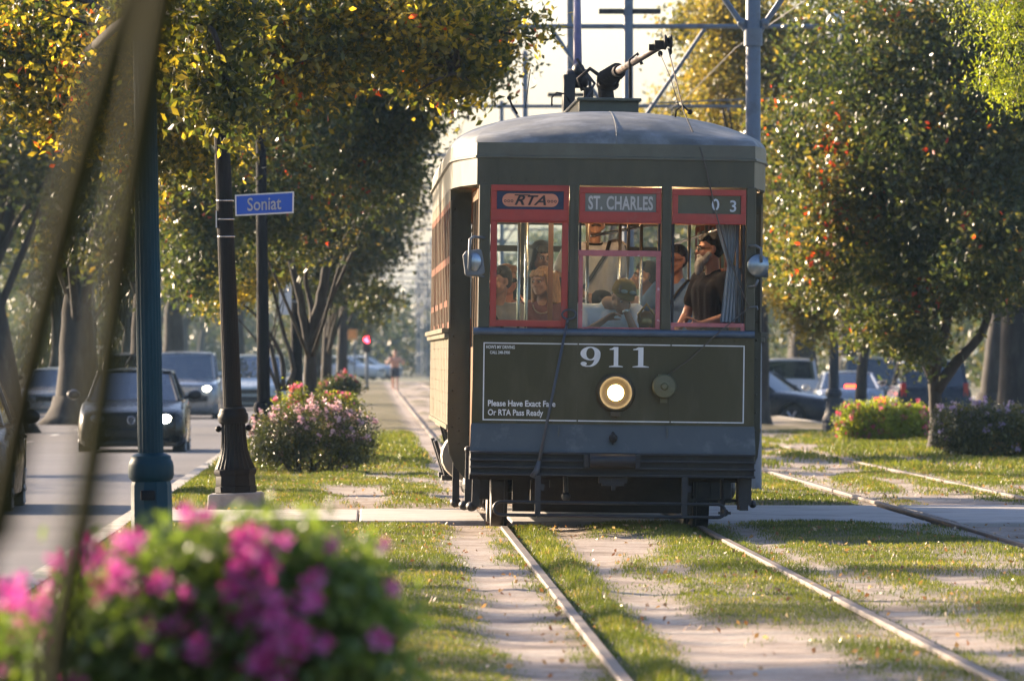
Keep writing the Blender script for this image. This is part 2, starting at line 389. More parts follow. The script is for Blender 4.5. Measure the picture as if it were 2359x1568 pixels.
# window units
wins=[(1119,1298,0),(1322,1511,1),(1536,1707,2)]
for (a,b,k) in wins:
    x0,x1=lx(a),lx(b); dy=[0,3,5][k]
    t0,t1=lz(429+dy),lz(512+dy*.0+ (0 if k==0 else 2))
    m=MB(); fw=.045
    gz1,gz0=lz(443+dy),lz(485+dy)
    gx0,gx1=x0+.045,x1-.04
    # frame ring
    m.bb(x0,x1,-.005,.03,gz1,t0,nx=4); m.bb(x0,x1,-.005,.03,t1,gz0,nx=4); m.bb(x0,gx0,-.005,.03,gz0,gz1); m.bb(gx1,x1,-.005,.03,gz0,gz1)
    m.bb(x0,x1,-.011,-.005,t1,t1+.012,nx=4)
    tr=P(m,'transom',MT['red'],bevel=.003)
    if k==0:
        blue=surf('navy_sign_face',(.012,.02,.06),.35,var=.1); salmon=surf('salmon_sign_oval',(.62,.24,.13),.4,var=.1); 
        m=MB(); m.bb(gx0,gx1,.008,.02,gz0,gz1,nx=4); s_=P(m,'transit_sign',blue,parent=tr)
        m=MB(); cx,cz=(gx0+gx1)/2,(gz0+gz1)/2; hw,hh2=(gx1-gx0)*.42,(gz1-gz0)*.36
        poly=arcpts(cx-hw+hh2,cz,hh2,hh2,90,270,10)+arcpts(cx+hw-hh2,cz,hh2,hh2,-90,90,10)
        m.prism(poly,.002,Matrix.Translation((0,.005,0)),0); P(m,'sign_oval',salmon,parent=s_,fixn=True)
        ink=surf('dark_ink',(.03,.02,.02),.5)
        m=MB()
        t=MB(); text_mesh(t,"RTA",Matrix.Identity(4),1.0,bold=0.02,depth=.001,shear=.35)
        xs=[v[0] for v in t.v]; W=hw*1.12; sx=W/(max(xs)-min(xs))
        m.add([Vector((cx-W/2+(v[0]-min(xs))*sx,.003+v[1],cz-.036+v[2]*.105)) for v in t.v],t.f)
        m.bb(cx-W/2-.0,cx-W/2+.12,.003,.004,cz+.035,cz+.043)
        for sg in (-1,1):
            for q in range(3): m.lathe([(.011,0),(.006,0)],10,Matrix.Translation((cx+sg*(W/2+.02+q*.026),.004,cz-.008))@Matrix.Rotation(PI/2,4,'X'),cap=False)
        P(m,'sign_lettering',ink,parent=s_)
    if k==1:
        sg=surf('dim_sign_screen',(.17,.17,.14),.35,var=.15)
        m=MB(); m.bb(gx0,gx1,.008,.02,gz0,gz1,nx=4); s_=P(m,'destination_sign',sg,parent=tr)
        m=MB(); t=MB(); text_mesh(t,"ST. CHARLES",Matrix.Identity(4),1.0,bold=0.025,depth=.001,spacing=1.05)
        xs=[v[0] for v in t.v]; W=(gx1-gx0)*.91; sx=W/(max(xs)-min(xs)); cx,cz=(gx0+gx1)/2,(gz0+gz1)/2
        m.add([Vector((cx-W/2+(v[0]-min(xs))*sx,.005+v[1],gz0+.018+v[2]*.145)) for v in t.v],t.f)
        P(m,'sign_lettering',surf('sign_letters',(.5,.48,.44),.5),parent=s_)
    if k==2:
        m=MB(); m.bb(gx0,gx1,.012,.016,gz0,gz1,nx=4); s_=P(m,'run_number_window',MT['glass'],parent=tr)
        rd=surf('run_digits',(.55,.6,.65),.5); m=MB(); text_mesh(m,"0",Matrix.Translation((lx(1627),.004,gz0+.03)),.125,1.0,bold=.0015); P(m,'run_digit',rd,parent=s_)
        m=MB(); text_mesh(m,"3",Matrix.Translation((lx(1668),.004,gz0+.02)),.125,1.0,bold=.0015)
        P(m,'run_digit',rd,parent=s_)
        m=MB(); m.bb(gx0-.02,gx1+.02,.10,.12,gz0-.03,gz1+.04); P(m,'sign_box',MT['darkmetal'],parent=tr)
    # lower sash
    m=MB(); b0=lz(755+dy*.8); top=t1
    if k==0:
        m.bb(x0,x0+.05,0,.03,b0,top); m.bb(x1-.05,x1,0,.03,b0,top); m.bb(x0+.05,x1-.05,0,.03,b0,b0+.05,nx=3); m.bb(x0+.05,x1-.05,0,.03,top-.012,top,nx=3)
        sh=P(m,'window_sash',MT['red'],bevel=.003); m=MB(); m.bb(x0+.05,x1-.05,.012,.016,b0+.05,top-.012); P(m,'pane',MT['glass'],parent=sh)
    if k==1:
        tt=lz(577); m.bb(x0,x0+.035,-.004,.026,b0,tt-.045); m.bb(x1-.035,x1,-.004,.026,b0,tt-.045); m.bb(x0-.004,x1+.004,-.006,.03,tt-.045,tt,nx=3); m.bb(x0+.035,x1-.035,-.004,.026,b0,b0+.012,nx=3)
        sh=P(m,'lowered_sash',MT['pinkred'],bevel=.003); m=MB(); m.bb(x0+.035,x1-.035,.01,.014,b0+.012,tt-.045); P(m,'pane',MT['glass'],parent=sh)
        for q in (x0+.002,x1-.02):
            m=MB(); m.bb(q,q+.018,.03,.06,b0,top); P(m,'sash_track',MT['darkmetal'])
    if k==2:
        tt=lz(741); m.bb(x0,x1,-.004,.026,tt-.032,tt,nx=3); m.bb(x0,x0+.03,-.004,.026,b0-.005,tt-.032); m.bb(x1-.03,x1,-.004,.026,b0-.005,tt-.032)
        sh=P(m,'dropped_sash',MT['pinkred'],bevel=.003); m=MB(); m.bb(x0+.03,x1-.03,.01,.014,b0-.005,tt-.032); P(m,'pane',MT['glass'],parent=sh)
        for q in (x0+.002,x1-.022):
            m=MB(); m.bb(q,q+.02,.03,.06,b0,top); P(m,'sash_track',MT['darkmetal'])
# fascia band + rim + dome roof. plan outline (left->front->right->rear)
def outline(off=0.0, w=1.25, L=14.4):
    fx=HW+.005+off*.6; W=w+off
    pts=[]
    pts.append((-W,L/2)); pts.append((-W,3.5)); pts.append((-W,1.9)); pts.append((-W+.012,1.35)); pts.append((-W+.06,.75))
    pts.append((-fx-.02,.12)); pts.append((-fx,.0-off*.6)); 
    n=14
    for i in range(1,n): 
        x=-fx+2*fx*i/n; pts.append((x,-off*.6-0.07*(1-(x/1.12)**2)))
    pts.append((fx,-off*.6)); pts.append((fx+.02,.12)); pts.append((W-.06,.75)); pts.append((W-.012,1.35)); pts.append((W,1.9)); pts.append((W,3.5)); pts.append((W,L/2))
    back=[(x,L-y) for x,y in reversed(pts)]
    return pts+back[1:-1]
def ringmesh(mb,levels,mi=0,inner=False):
    G=[]
    for (off,z) in levels: G.append([Vector((x,y,z)) for x,y in outline(off)])
    mb.grid(G,mi,closeu=True)
m=MB(); ringmesh(m,[(0,lz(428)-.003),(0,lz(367))])
ringmesh(m,[(-.03,lz(367)),(-.03,lz(428)-.003),(0,lz(428)-.003)])
pts=[p for p in outline(0)]
rv=[]
for i in range(20): rv.append(Vector((-1.02+2.04*i/19,-.075+.07*((-1.02+2.04*i/19)/1.12)**2,lz(420)))); rv.append(Vector((-1.02+2.04*i/19,-.075+.07*((-1.02+2.04*i/19)/1.12)**2,lz(412+ (i%2)*3))))
rivets(m,rv,.005)
P(m,'fascia',MT['olive_dull'],warp=None)
m=MB(); ringmesh(m,[(.0,lz(368)),(.022,lz(367)),(.022,lz(363)),(.008,lz(361)),(.004,lz(332))]); P(m,'roof_rim',MT['rim_olive'],warp=None,smooth=True,angle=35)
m=MB(); G=[]
levels=12; zr0=lz(332); zr1=lz(243)+.02
base=outline(.004); Lc=14.4
for i in range(levels+1):
    t=i/levels; s_=math.cos(t*PI/2); zz=zr0+(zr1-zr0)*math.sin(t*PI/2)**1.0
    row=[]; wgt=min(1,t*2.6); wgt=wgt*wgt*(3-2*wgt)
    fr=[k_ for k_,(x,y) in enumerate(base) if y<2.3]; bk=[k_ for k_,(x,y) in enumerate(base) if y>Lc-2.3]
    for k_,(x,y) in enumerate(base):
        if k_ in fr:
            a=PI*(fr.index(k_)+.6)/(len(fr)+.2); a=PI/2-(PI/2-a)*1.0
            # equal-x spacing keeps the quads even
            q=max(-1,min(1,x/1.254)); yr=2.3-2.36*(1-abs(q)**2.3)**.5
            y=y+(yr-y)*wgt
        # shrink toward the ridge segment
        ry0,ry1=2.3,Lc-2.3
        cy=min(max(y,ry0),ry1)
        row.append(Vector((x*s_, cy+(y-cy)*s_, zz)))
    G.append(row)
m.grid(G,0,closeu=True)
P(m,'roof',MT['roof'],warp=None,smooth=True,angle=50)
# seams on the dome
m=MB()
m.tube([Vector((0.0, 2.3+(-.07-2.3)*math.cos(t*PI/2)-.002, zr0+(zr1-zr0)*math.sin(t*PI/2)+.002)) for t in [i/24 for i in range(20)]],.0025,6)
P(m,'roof_seam',MT['roof'],warp=None,smooth=True)
# trolley board on the roof, bases, poles
m=MB(); 
m.bb(-.22,.26,2.2,9.6,zr1-.02,zr1+.10); m.bb(-.24,.28,2.15,9.65,zr1+.09,zr1+.115)
P(m,'roof_walk',MT['rim_olive'],warp=None,bevel=.006)
zb_=zr1+.115
def local(px,py,d):
    v=CARM.inverted()@at(px,py,d); return v
# front pole: hooked down
m=MB()
b0=local(1392,182,63.5); tip=local(1533,101,58.6); 
m.tube([b0,(b0+tip)/2,tip],[.036,.029,.022],12); 
pole1=P(m,'trolley_pole',surf('sunbleached_pole',(.12,.085,.07),.6,var=.35),warp=None,smooth=True)
m=MB(); rr=random.Random(3); m.tube([b0-(tip-b0)*.03,b0+(tip-b0)*.26],.05,10); m.tube([b0,Vector((b0.x+.04,b0.y,zb_))],.07,10)
for k in range(5):
    c=b0+(tip-b0)*(.02+.05*k)
    m.lathe([(.03,-.02),(.065+.012*rr.random(),-.012),(.075,.0),(.06,.012),(.03,.02)],14,Matrix.Translation(c)@(tip-b0).to_track_quat('Z','Y').to_matrix().to_4x4())
m.ell(b0+Vector((.03,0,-.05)),(.10,.14,.06)); m.lathe([(.12,0),(.12,.03),(.06,.05),(.05,.12)],16,Matrix.Translation((b0.x+.04,b0.y,zb_)))
P(m,'pole_base',MT['rust'],warp=None,smooth=True,angle=45); m=MB(); m.tube([b0+Vector((-.18,.1,-.1)),b0+Vector((-.22,.1,.0)),b0+Vector((-.12,.1,.09)),b0],.018,8)
m.tube([b0+Vector((.1,-.1,-.06)),b0+Vector((.16,-.3,.08)),b0+Vector((.22,-.5,.1))],.012,6)
P(m,'base_cable',MT['rust'],warp=None,smooth=True); m=MB(); m.tube([(b0+tip)/2+Vector((-.02,0,-.42)),(b0+tip)/2+Vector((-.03,0,.02)),(b0+tip)/2+Vector((.03,0,.07)),(b0+tip)/2+Vector((.07,0,-.02))],.014,8)
P(m,'pole_rest',MT['rust'],warp=None,smooth=True,angle=45)
m=MB(); 
Mt=Matrix.Translation(tip+Vector((.02,-.03,.01)))@Matrix.Rotation(PI/2,4,'Y')
m.lathe([(.03,-.035),(.06,-.03),(.062,-.02),(.035,-.006),(.035,.006),(.062,.02),(.06,.03),(.03,.035)],18,Mt)
m.box(tip+Vector((-.04,0,-.01)),(.09,.08,.07)); m.box(tip+Vector((-.1,0.03,-.03)),(.06,.05,.05)); m.ell(tip+Vector((-.04,0,-.08)),(.02,.02,.025)); m.ell(tip+Vector((.04,0,-.06)),(.015,.02,.03))
P(m,'trolley_wheel',MT['rust'],warp=None,parent=pole1)
# rear pole: raised
m=MB()
b1=local(1331,190,65.5); t1_=local(1328,-230,71); m.tube([b1,(b1+t1_)/2,t1_],[.04,.032,.024],10); P(m,'trolley_pole',surf('grey_violet_pole',(.16,.13,.2),.4,var=.2),warp=None,smooth=True)
m=MB()
m.bb(b1.x-.13,b1.x-.03,b1.y-.25,b1.y+.3,zb_-.15,b1.z+.06); P(m,'pole_base',MT['darkmetal'],warp=None); m=MB(); m.bb(b1.x+.06,b1.x+.13,b1.y-.25,b1.y+.3,zb_-.15,b1.z-.05)
P(m,'pole_base',MT['darkmetal'],warp=None); m=MB(); m.lathe([(.05,-.1),(.085,-.08),(.085,.08),(.05,.1)],14,Matrix.Translation(b1+Vector((-.01,-.1,.03)))@Matrix.Rotation(PI/2,4,'Y')); m.ell(b1+Vector((0,-.1,.1)),(.06,.1,.07))
P(m,'pole_spring',MT['darkmetal'],warp=None,smooth=True); m=MB(); m.tube([b1+Vector((.05,-.2,.1)),b1+Vector((.14,-.3,-.02)),b1+Vector((.06,-.4,-.16)),b1+Vector((.2,-.4,-.24))],.012,6)
m.tube([b1+Vector((-.02,-.3,.2)),b1+Vector((.1,-.3,.0)),b1+Vector((.1,-.3,-.22))],.014,6)
P(m,'base_cable',MT['darkmetal'],warp=None,smooth=True,angle=45,bevel=.0)
m=MB()
hooks=[]
q=local(1288,236,61); m.tube([q+Vector((-.06,0,-.03)),q+Vector((-.06,0,.04)),q+Vector((-.02,0,.08)),q+Vector((.05,0,.07)),q+Vector((.09,0,.0))],.008,6); P(m,'roof_hook',MT['rust'],warp=None,smooth=True)
m=MB(); q=local(1178,254,60.5); m.tube([q+Vector((.05,0,-.03)),q+Vector((0,0,.05)),q+Vector((-.02,0,.10))],.01,6); m.ell(q+Vector((-.02,0,.10)),(.018,.018,.018)); P(m,'roof_hook',MT['rust'],warp=None,smooth=True)
m=MB(); q=local(1572,258,58.6); m.tube([q+Vector((-.06,0,-.08)),q+Vector((-.05,0,.01)),q+Vector((.0,0,.05)),q+Vector((.06,0,.0))],.009,6); m.ell(q+Vector((.06,0,0)),(.022,.022,.022)); P(m,'roof_hook',MT['rust'],warp=None,smooth=True)
m=MB(); m.tube([local(1210,250,61),local(1222,160,61)],.004,5); P(m,'aerial',MT['rust'],warp=None,smooth=True)
# rope
m=MB()
rp=[tip+Vector((.02,-.06,-.04)),local(1575,256,58.0)]
def fp(px,py,off=.03): return Vector((lx(px),-.07*(1-(lx(px)/1.12)**2)-off,lz(py)))
rp+= [fp(1600,345,.06),fp(1612,385,.05),fp(1640,500,.05),fp(1668,590,.06),fp(1700,670,.06),fp(1716,704,.06)]
m.tube(rp,.0055,6)
m.tube([fp(1716,704,.06),fp(1640,768,.07),fp(1580,825,.06),fp(1522,868,.06)],.005,6)
m.tube([tip+Vector((-.05,0,-.06)),local(1545,180,58.3),local(1568,258,58.1)],.004,6)
P(m,'trolley_rope',surf('grimy_rope',(.10,.085,.07),.9),warp=None,smooth=True)
# retriever
m=MB(); Mr=Matrix.Translation((lx(1522),0,lz(888)))@Matrix.Rotation(PI/2,4,'X')
m.lathe([(.06,.0),(.09,.02),(.095,.06),(.095,.10),(.085,.115),(.03,.12),(.022,.135),(.02,.15)],28,Mr)
m.box((lx(1522)-.03,-.08,lz(866)),(.03,.05,.04)); m.box((lx(1500),-.05,lz(893)),(.02,.05,.05)); m.box((lx(1545),-.05,lz(890)),(.02,.05,.04)); m.bb(lx(1514),lx(1530),-.04,0,lz(926),lz(914))
P(m,'rope_retriever',surf('retriever_paint',(.11,.105,.05),.45,var=.3,vscale=9,dirt=(.2,.19,.17),dscale=12,dlo=.6),smooth=True,angle=35)
# headlight
m=MB(); Mh=Matrix.Translation((lx(1411),0,lz(904)))@Matrix.Rotation(PI/2,4,'X')
m.lathe([(.155,-.01),(.152,.03),(.14,.055),(.125,.06),(.12,.05),(.10,.035),(.075,.03)],36,Mh,cap=False)
m.bb(lx(1400),lx(1422),-.07,-.0,lz(958),lz(948)); m.ell((lx(1411),-.05,lz(956)),(.02,.015,.02))
hl=P(m,'headlight',surf('headlight_bezel',(.07,.05,.02),.5,metal=.0,var=.3,vscale=12),smooth=True,angle=40)
m=MB(); m.lathe([(.062,.03),(.06,.035),(.054,.045),(.035,.055),(.01,.058)],28,Mh); P(m,'headlight_lens',emit('warm_headlight_glow',(1,.70,.34),7),parent=hl,smooth=True)
# hook rod hanging by the window
m=MB()
m.tube([fp(1296,748,.05),fp(1262,930,.06),fp(1236,1062,.14)],[.010,.011,.012],8)
m.tube([fp(1236,1062,.14),fp(1231,1085,.13),fp(1224,1100,.12)],[.014,.025,.035],8)
loop=[fp(1301+16*math.cos(a),726+11*math.sin(a),.05) for a in [i*PI/8 for i in range(17)]]
m.tube(loop,.009,8,cap=False); m.tube([fp(1298,738,.05),fp(1296,750,.05)],.012,8)
P(m,'switch_iron',surf('dark_iron_rod',(.06,.065,.075),.45,var=.2),warp=None,smooth=True)
# mirrors
m=MB(); x,z=lx(1080),lz(608)
poly=[(-.085,.05),(-.06,.085),(.03,.10),(.06,.095),(.075,.03),(.09,-.08),(.07,-.10),(-.04,-.115),(-.065,-.10)]
m.prism([(x+a,z+b) for a,b in poly],.045,Matrix.Translation((0,-.10,0)))
mr_=P(m,'mirror',MT['bracket'],warp=None,bevel=.01)
m=MB(); m.ell((x+.01,-.10,z+.0),(.055,.02,.075)); P(m,'mirror_glass',surf('mirror_back',(.28,.33,.38),.15,metal=.7,var=.1),parent=mr_,warp=None,smooth=True)
m=MB(); m.tube([(x+.09,-.0,lz(552)),(x-.0,-.12,lz(550)),(x-.03,-.13,lz(556)),(x-.035,-.13,lz(622)),(x-.03,-.12,lz(627))],.011,8); P(m,'mirror_arm',MT['bracket'],warp=None,parent=mr_,smooth=True); m=MB(); m.tube([(x-.03,-.1,lz(636)),(x+.1,.0,lz(642))],.01,8)
P(m,'mirror_arm',MT['bracket'],warp=None,parent=mr_,smooth=True)
m=MB(); x,z=lx(1735),lz(608)
m.ell((x,-.08,z),(.085,.035,.09),20,14); m.box((x+.045,-.05,z-.01),(.07,.03,.16)); mr_=P(m,'mirror',surf('round_mirror_shell',(.24,.29,.33),.18,metal=.7,var=.25,vscale=10),warp=None,smooth=True)
m=MB(); m.tube([(lx(1713),-.0,lz(563)),(lx(1730),-.08,lz(562)),(lx(1741),-.12,lz(568)),(lx(1742),-.125,lz(600))],.011,8)
P(m,'mirror_arm',MT['bracket'],warp=None,parent=mr_,smooth=True)
m=MB(); m.tube([(lx(1712),.0,lz(656)),(lx(1730),-.07,lz(655)),(lx(1736),-.08,lz(640))],.01,8); P(m,'mirror_arm',MT['bracket'],warp=None,parent=mr_,smooth=True)
m=MB(); m.tube([(lx(1712),.0,lz(704)),(lx(1735),-.04,lz(702)),(lx(1736),-.05,lz(709))],.008,6); P(m,'rope_hook',MT['bracket'],warp=None,smooth=True)
# vestibule side doors
for sg in (-1,1):
    m=MB(); x0_,x1_=sg*1.06,sg*1.075
    def dq(ya,yb,za,zb2,th=.03,mi=0):
        xa_=x0_+(x1_-x0_)*ya/1.88; xb_=x0_+(x1_-x0_)*yb/1.88
        vs=[(xa_,ya,za),(xb_,yb,za),(xb_,yb,zb2),(xa_,ya,zb2)]; vs2=[(a-sg*th,b,c) for a,b,c in vs]
        m.add([Vector(v) for v in vs+vs2],[(0,1,2,3),(7,6,5,4),(0,4,5,1),(1,5,6,2),(2,6,7,3),(3,7,4,0)],mi)
    for j in range(3):
        ya=.10+j*.60; yb=ya+.57
        dq(ya,ya+.07,.62,2.68); dq(yb-.07,yb,.62,2.68); dq(ya+.07,yb-.07,.62,1.45); dq(ya+.07,yb-.07,2.6,2.68); dq(ya+.07,yb-.07,2.0,2.05)
    dr=P(m,'folding_door',surf('door_paint',(.22,.15,.10),.8,var=.15,spec=.05),warp=None,fixn=True)
    m=MB(); dq(.17,1.8,1.45,2.6,.008); P(m,'pane',MT['glass'],parent=dr,warp=None,fixn=True)
# shoulders (bulkhead panels) : dark riveted
for sg in (-1,1):
    m=MB(); outer=1.25; inner=1.08
    poly=[(sg*inner,lz(428)),(sg*inner,.36),(sg*(inner+.03),.40),(sg*1.19,.50),(sg*1.235,.60),(sg*outer,.74),(sg*outer,lz(428))]
    m.prism(poly,.05,Matrix.Translation((0,1.86,0)))
    rv=[Vector((sg*1.215,1.855,2.55-.145*k)) for k in range(13)]+[Vector((sg*1.16,1.855,z)) for z in (.78,.88,.68,2.3,1.2)]
    rivets(m,rv,.009)
    P(m,'bulkhead',MT['olive_dull'],warp=None,fixn=True)
# main body sides
SY0,SY1=1.91,12.5
for sg in (-1,1):
    m=MB(); X=sg*1.25; Xi=sg*1.236
    def bx(y0,y1,z0,z1,ex=0,mi=0): m.bb(min(X+sg*ex,Xi),max(X+sg*ex,Xi),y0,y1,z0,z1,mi)
    bx(SY0,SY1,.83,1.56); bx(SY0,SY1,2.62,lz(428)+.01); 
    for k in range(13):
        y=SY0+(SY1-SY0)*k/12; bx(y-.09,y+.09,1.60,2.62,.001); bx(y-.02,y+.02,.84,1.55,.002)
        rivets(m,[Vector((sg*1.252,y,.9+.09*q)) for q in range(8)],.004,ax='x')
    bx(SY0,SY1,.79,.828,.01)
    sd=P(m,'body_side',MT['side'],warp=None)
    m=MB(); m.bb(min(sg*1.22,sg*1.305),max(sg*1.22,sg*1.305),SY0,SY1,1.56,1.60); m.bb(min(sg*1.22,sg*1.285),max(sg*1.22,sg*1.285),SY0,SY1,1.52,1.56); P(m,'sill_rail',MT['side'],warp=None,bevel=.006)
    for k in range(12):
        y0=SY0+(SY1-SY0)*k/12+.09; y1=y0+(SY1-SY0)/12-.18
        m=MB(); xa_,xb_=sorted((sg*1.234,sg*1.2485))
        def fb(a,b,c,d_): m.bb(xa_,xb_,a,b,c,d_)
        up=.18 if k%3 else 0
        fb(y0,y0+.045,1.60,2.62); fb(y1-.045,y1,1.60,2.62); fb(y0+.045,y1-.045,1.60+up,1.65+up); fb(y0+.045,y1-.045,2.57,2.62); fb(y0+.045,y1-.045,2.12,2.18)
        w_=P(m,'side_window',MT['redside'],warp=None)
        if k%2==0:
            m=MB(); m.bb((xa_+xb_)/2-.003,(xa_+xb_)/2+.003,y0+.045,y1-.045,2.18,2.57); P(m,'pane',MT['glass'],parent=w_,warp=None)
# floor, ceiling, frame
m=MB(); m.bb(-1.2,1.2,1.9,12.5,.74,.80); m.bb(-1.04,1.04,.05,1.9,.60,.80); m.bb(-1.04,1.04,12.5,14.3,.6,.80); P(m,'floor',MT['wood'],warp=None)
m=MB(); m.bb(-1.2,1.2,1.9,12.5,lz(428)+.02,lz(428)+.05); m.bb(-1.04,1.04,.08,1.9,lz(428)+.02,lz(428)+.05); m.bb(-1.04,1.04,12.5,14.3,lz(428)+.02,lz(428)+.05)
P(m,'ceiling',MT['cream'],warp=None)
m=MB(); m.bb(-.45,.45,1.0,13.4,.35,.62); m.bb(-1.1,1.1,.3,.5,.42,.60); m.bb(-1.0,1.0,5.0,9.5,.30,.6); m.bb(-1.02,-.95,1.0,13.4,.5,.74); m.bb(.95,1.02,1.0,13.4,.5,.74); m.bb(-1.15,-.7,5.2,7.5,.28,.72); P(m,'underframe',MT['rust'],warp=None)
# bulkhead door frame inside, advert panels above windows
m=MB()
m.bb(-1.18,-.42,1.93,1.97,.8,1.35); m.bb(.42,1.18,1.93,1.97,.8,1.35); m.bb(-1.18,1.18,1.93,1.97,2.45,lz(428)+.01)
m.bb(-.46,-.42,1.93,1.97,1.35,2.45); m.bb(.42,.46,1.93,1.97,1.35,2.45)
P(m,'interior_bulkhead',MT['wood'],warp=None)
# rear end
m=MB(); m.bb(-1.07,1.07,14.34,14.38,.6,1.58); 
for a in (-1.07,-.37,.30,1.0): m.bb(a,a+.07,14.34,14.38,1.58,lz(428)); 
m.bb(-1.07,1.07,14.33,14.37,2.4,2.46); m.bb(-1.07,1.07,14.33,14.37,2.66,lz(428))
P(m,'rear_panel',MT['olive_dull'],warp=None)
# stanchions
for (x,y) in ((lx(1192),.9),(lx(1212)+.01,1.5),(-.62,2.6),(-.1,3.3),(.12,2.1),(.22,2.9),(.30,2.3),(.5,3.6),(.62,4.2),(.72,3.0),(.84,2.6)):
    m=MB(); m.tube([(x,y,.8),(x,y,lz(428)+.02)],.014,10); P(m,'stanchion',MT['steel'],warp=None,smooth=True)
m=MB(); m.tube([(-.1,2.4,2.36),(.45,3.3,2.48)],.013,8); m.tube([(-1.0,2.3,2.45),(-1.0,12,2.45)],.012,8); m.tube([(1.0,2.3,2.45),(1.0,12,2.45)],.012,8); P(m,'grab_rail',MT['steel'],warp=None,smooth=True)
for sg in (-1,1):
    for k in range(10):
        m=MB(); y=2.7+k*.95; xx0,xx1=sorted((sg*.38,sg*1.15))
        m.bb(xx0,xx1,y,y+.42,1.18,1.24); m.box(((xx0+xx1)/2,y+.44,1.46),(xx1-xx0,.05,.46),rot=(R(-8),0,0)); m.bb(xx0+.05,xx0+.1,y+.1,y+.35,.8,1.18)
        P(m,'bench_seat',MT['wood'],warp=None,bevel=.01)
# motorman console and fare box
m=MB(); m.bb(-.35,.1,.25,.5,.8,1.35); m.lathe([(.12,0),(.12,.12),(.04,.14)],16,Matrix.Translation((-.05,.38,1.35))); m.tube([(-.05,.38,1.5),(.08,.3,1.53)],.012,8)
P(m,'controller',MT['darkmetal'],warp=None,smooth=True,angle=35)
m=MB(); m.tube([(.24,.35,.8),(.24,.35,1.66)],.03,10); m.lathe([(.06,-.03),(.07,0),(.06,.03)],20,Matrix.Translation((.26,.3,1.68))@Matrix.Rotation(R(70),4,'X')); m.tube([(.22,.3,1.6),(.2,.25,1.72),(.26,.22,1.8),(.32,.25,1.72),(.31,.3,1.58)],.012,8); P(m,'brake_valve',surf('brass_valve',(.35,.24,.1),.3,metal=.9),warp=None,smooth=True)
# curtain, gathered
m=MB(); G=[]; 
for i in range(25):
    t=i/24; row=[]
    for j in range(61):
        s_=j/60
        zt_=lz(512)+(lz(738)-lz(512))*t
        waist=math.exp(-((t-.40)/.18)**2)
        xl=lx(1640)+(lx(1668)-lx(1640))*min(1,t/.4)**1.2 if t<.4 else lx(1668)+(lx(1652)-lx(1668))*((t-.4)/.6)
        xr=lx(1692)-(.035*waist)
        if t>.45: xr=lx(1700)
        x=xl+(xr-xl)*s_
        y=.12+.016*math.sin(s_*34+math.sin(t*3)*.7)*(1-.3*waist)+.008*math.sin(s_*71+t*5)
        row.append(Vector((x,y,zt_)))
    G.append(row)
m.grid(G); P(m,'curtain',MT['curtain'],warp=None,smooth=True)
m=MB(); m.tube([(lx(1690),.1,lz(512)),(lx(1690),.1,lz(745))],.012,8); P(m,'curtain_pole',MT['bracket'],warp=None,smooth=True)
# fender (life guard) pipes
m=MB(); za,zc=lz(1187),lz(1157); xl,xr=lx(1150),lx(1648); ym=-.16
pts=[(xl,ym,za)]+[(x,ym,z) for x,z in arcpts(xl,(za+zc)/2,.055,(zc-za)/2,270,90,8)]+[(xl+(xr-xl)*i/10,ym,zc) for i in range(0,11)]+[(x,ym,z) for x,z in arcpts(xr,(za+zc)/2,.055,(zc-za)/2,90,-90,8)]+[(xr+(xl-xr)*i/10,ym,za) for i in range(0,11)]
m.tube(pts,.013,8,cap=False)
for px in (1234,1571): m.bb(lx(px)-.022,lx(px)+.022,ym-.01,ym+.02,za-.0,lz(1096)); m.bb(lx(px)+.02,lx(px)+.05,ym,ym+.02,lz(1130),lz(1115))
P(m,'life_guard',MT['darkmetal'],smooth=True,angle=40)
m=MB()
m.bb(lx(1375),lx(1440),-.05,.1,lz(1112),lz(1098)); m.bb(lx(1382),lx(1433),-.06,.05,lz(1118),lz(1110)); m.bb(lx(1404),lx(1413),-.06,-.03,lz(1128),lz(1098))
P(m,'drawbar_pocket',MT['darkmetal'],smooth=True,angle=35); m=MB(); m.tube([(lx(1300),.2,lz(1096)),(lx(1302),.2,lz(1150))],.02,8); m.ell((lx(1302),.2,lz(1145)),(.035,.03,.04))
P(m,'air_hose',MT['darkmetal'],smooth=True,angle=35)
m=MB()
m.tube([(lx(1663),.2,lz(1096)),(lx(1663),.2,lz(1190))],.012,8); m.ell((lx(1663),.2,lz(1155)),(.03,.03,.035)); m.bb(lx(1655),lx(1684),.17,.22,lz(1182),lz(1176)); m.tube([(lx(1590),.25,lz(1150)),(lx(1720),.25,lz(1150))],.012,8); m.ell((lx(1670),.18,lz(1178)),(.03,.03,.03))
m.bb(lx(1700),lx(1729),.05,.5,lz(1160),lz(1096)); m.bb(lx(1703),lx(1722),.05,.5,lz(1172),lz(1160)); m.ell((lx(1735),.2,lz(1158)),(.03,.05,.03))
P(m,'brake_rigging',MT['darkmetal'],warp=None,smooth=True,angle=35)
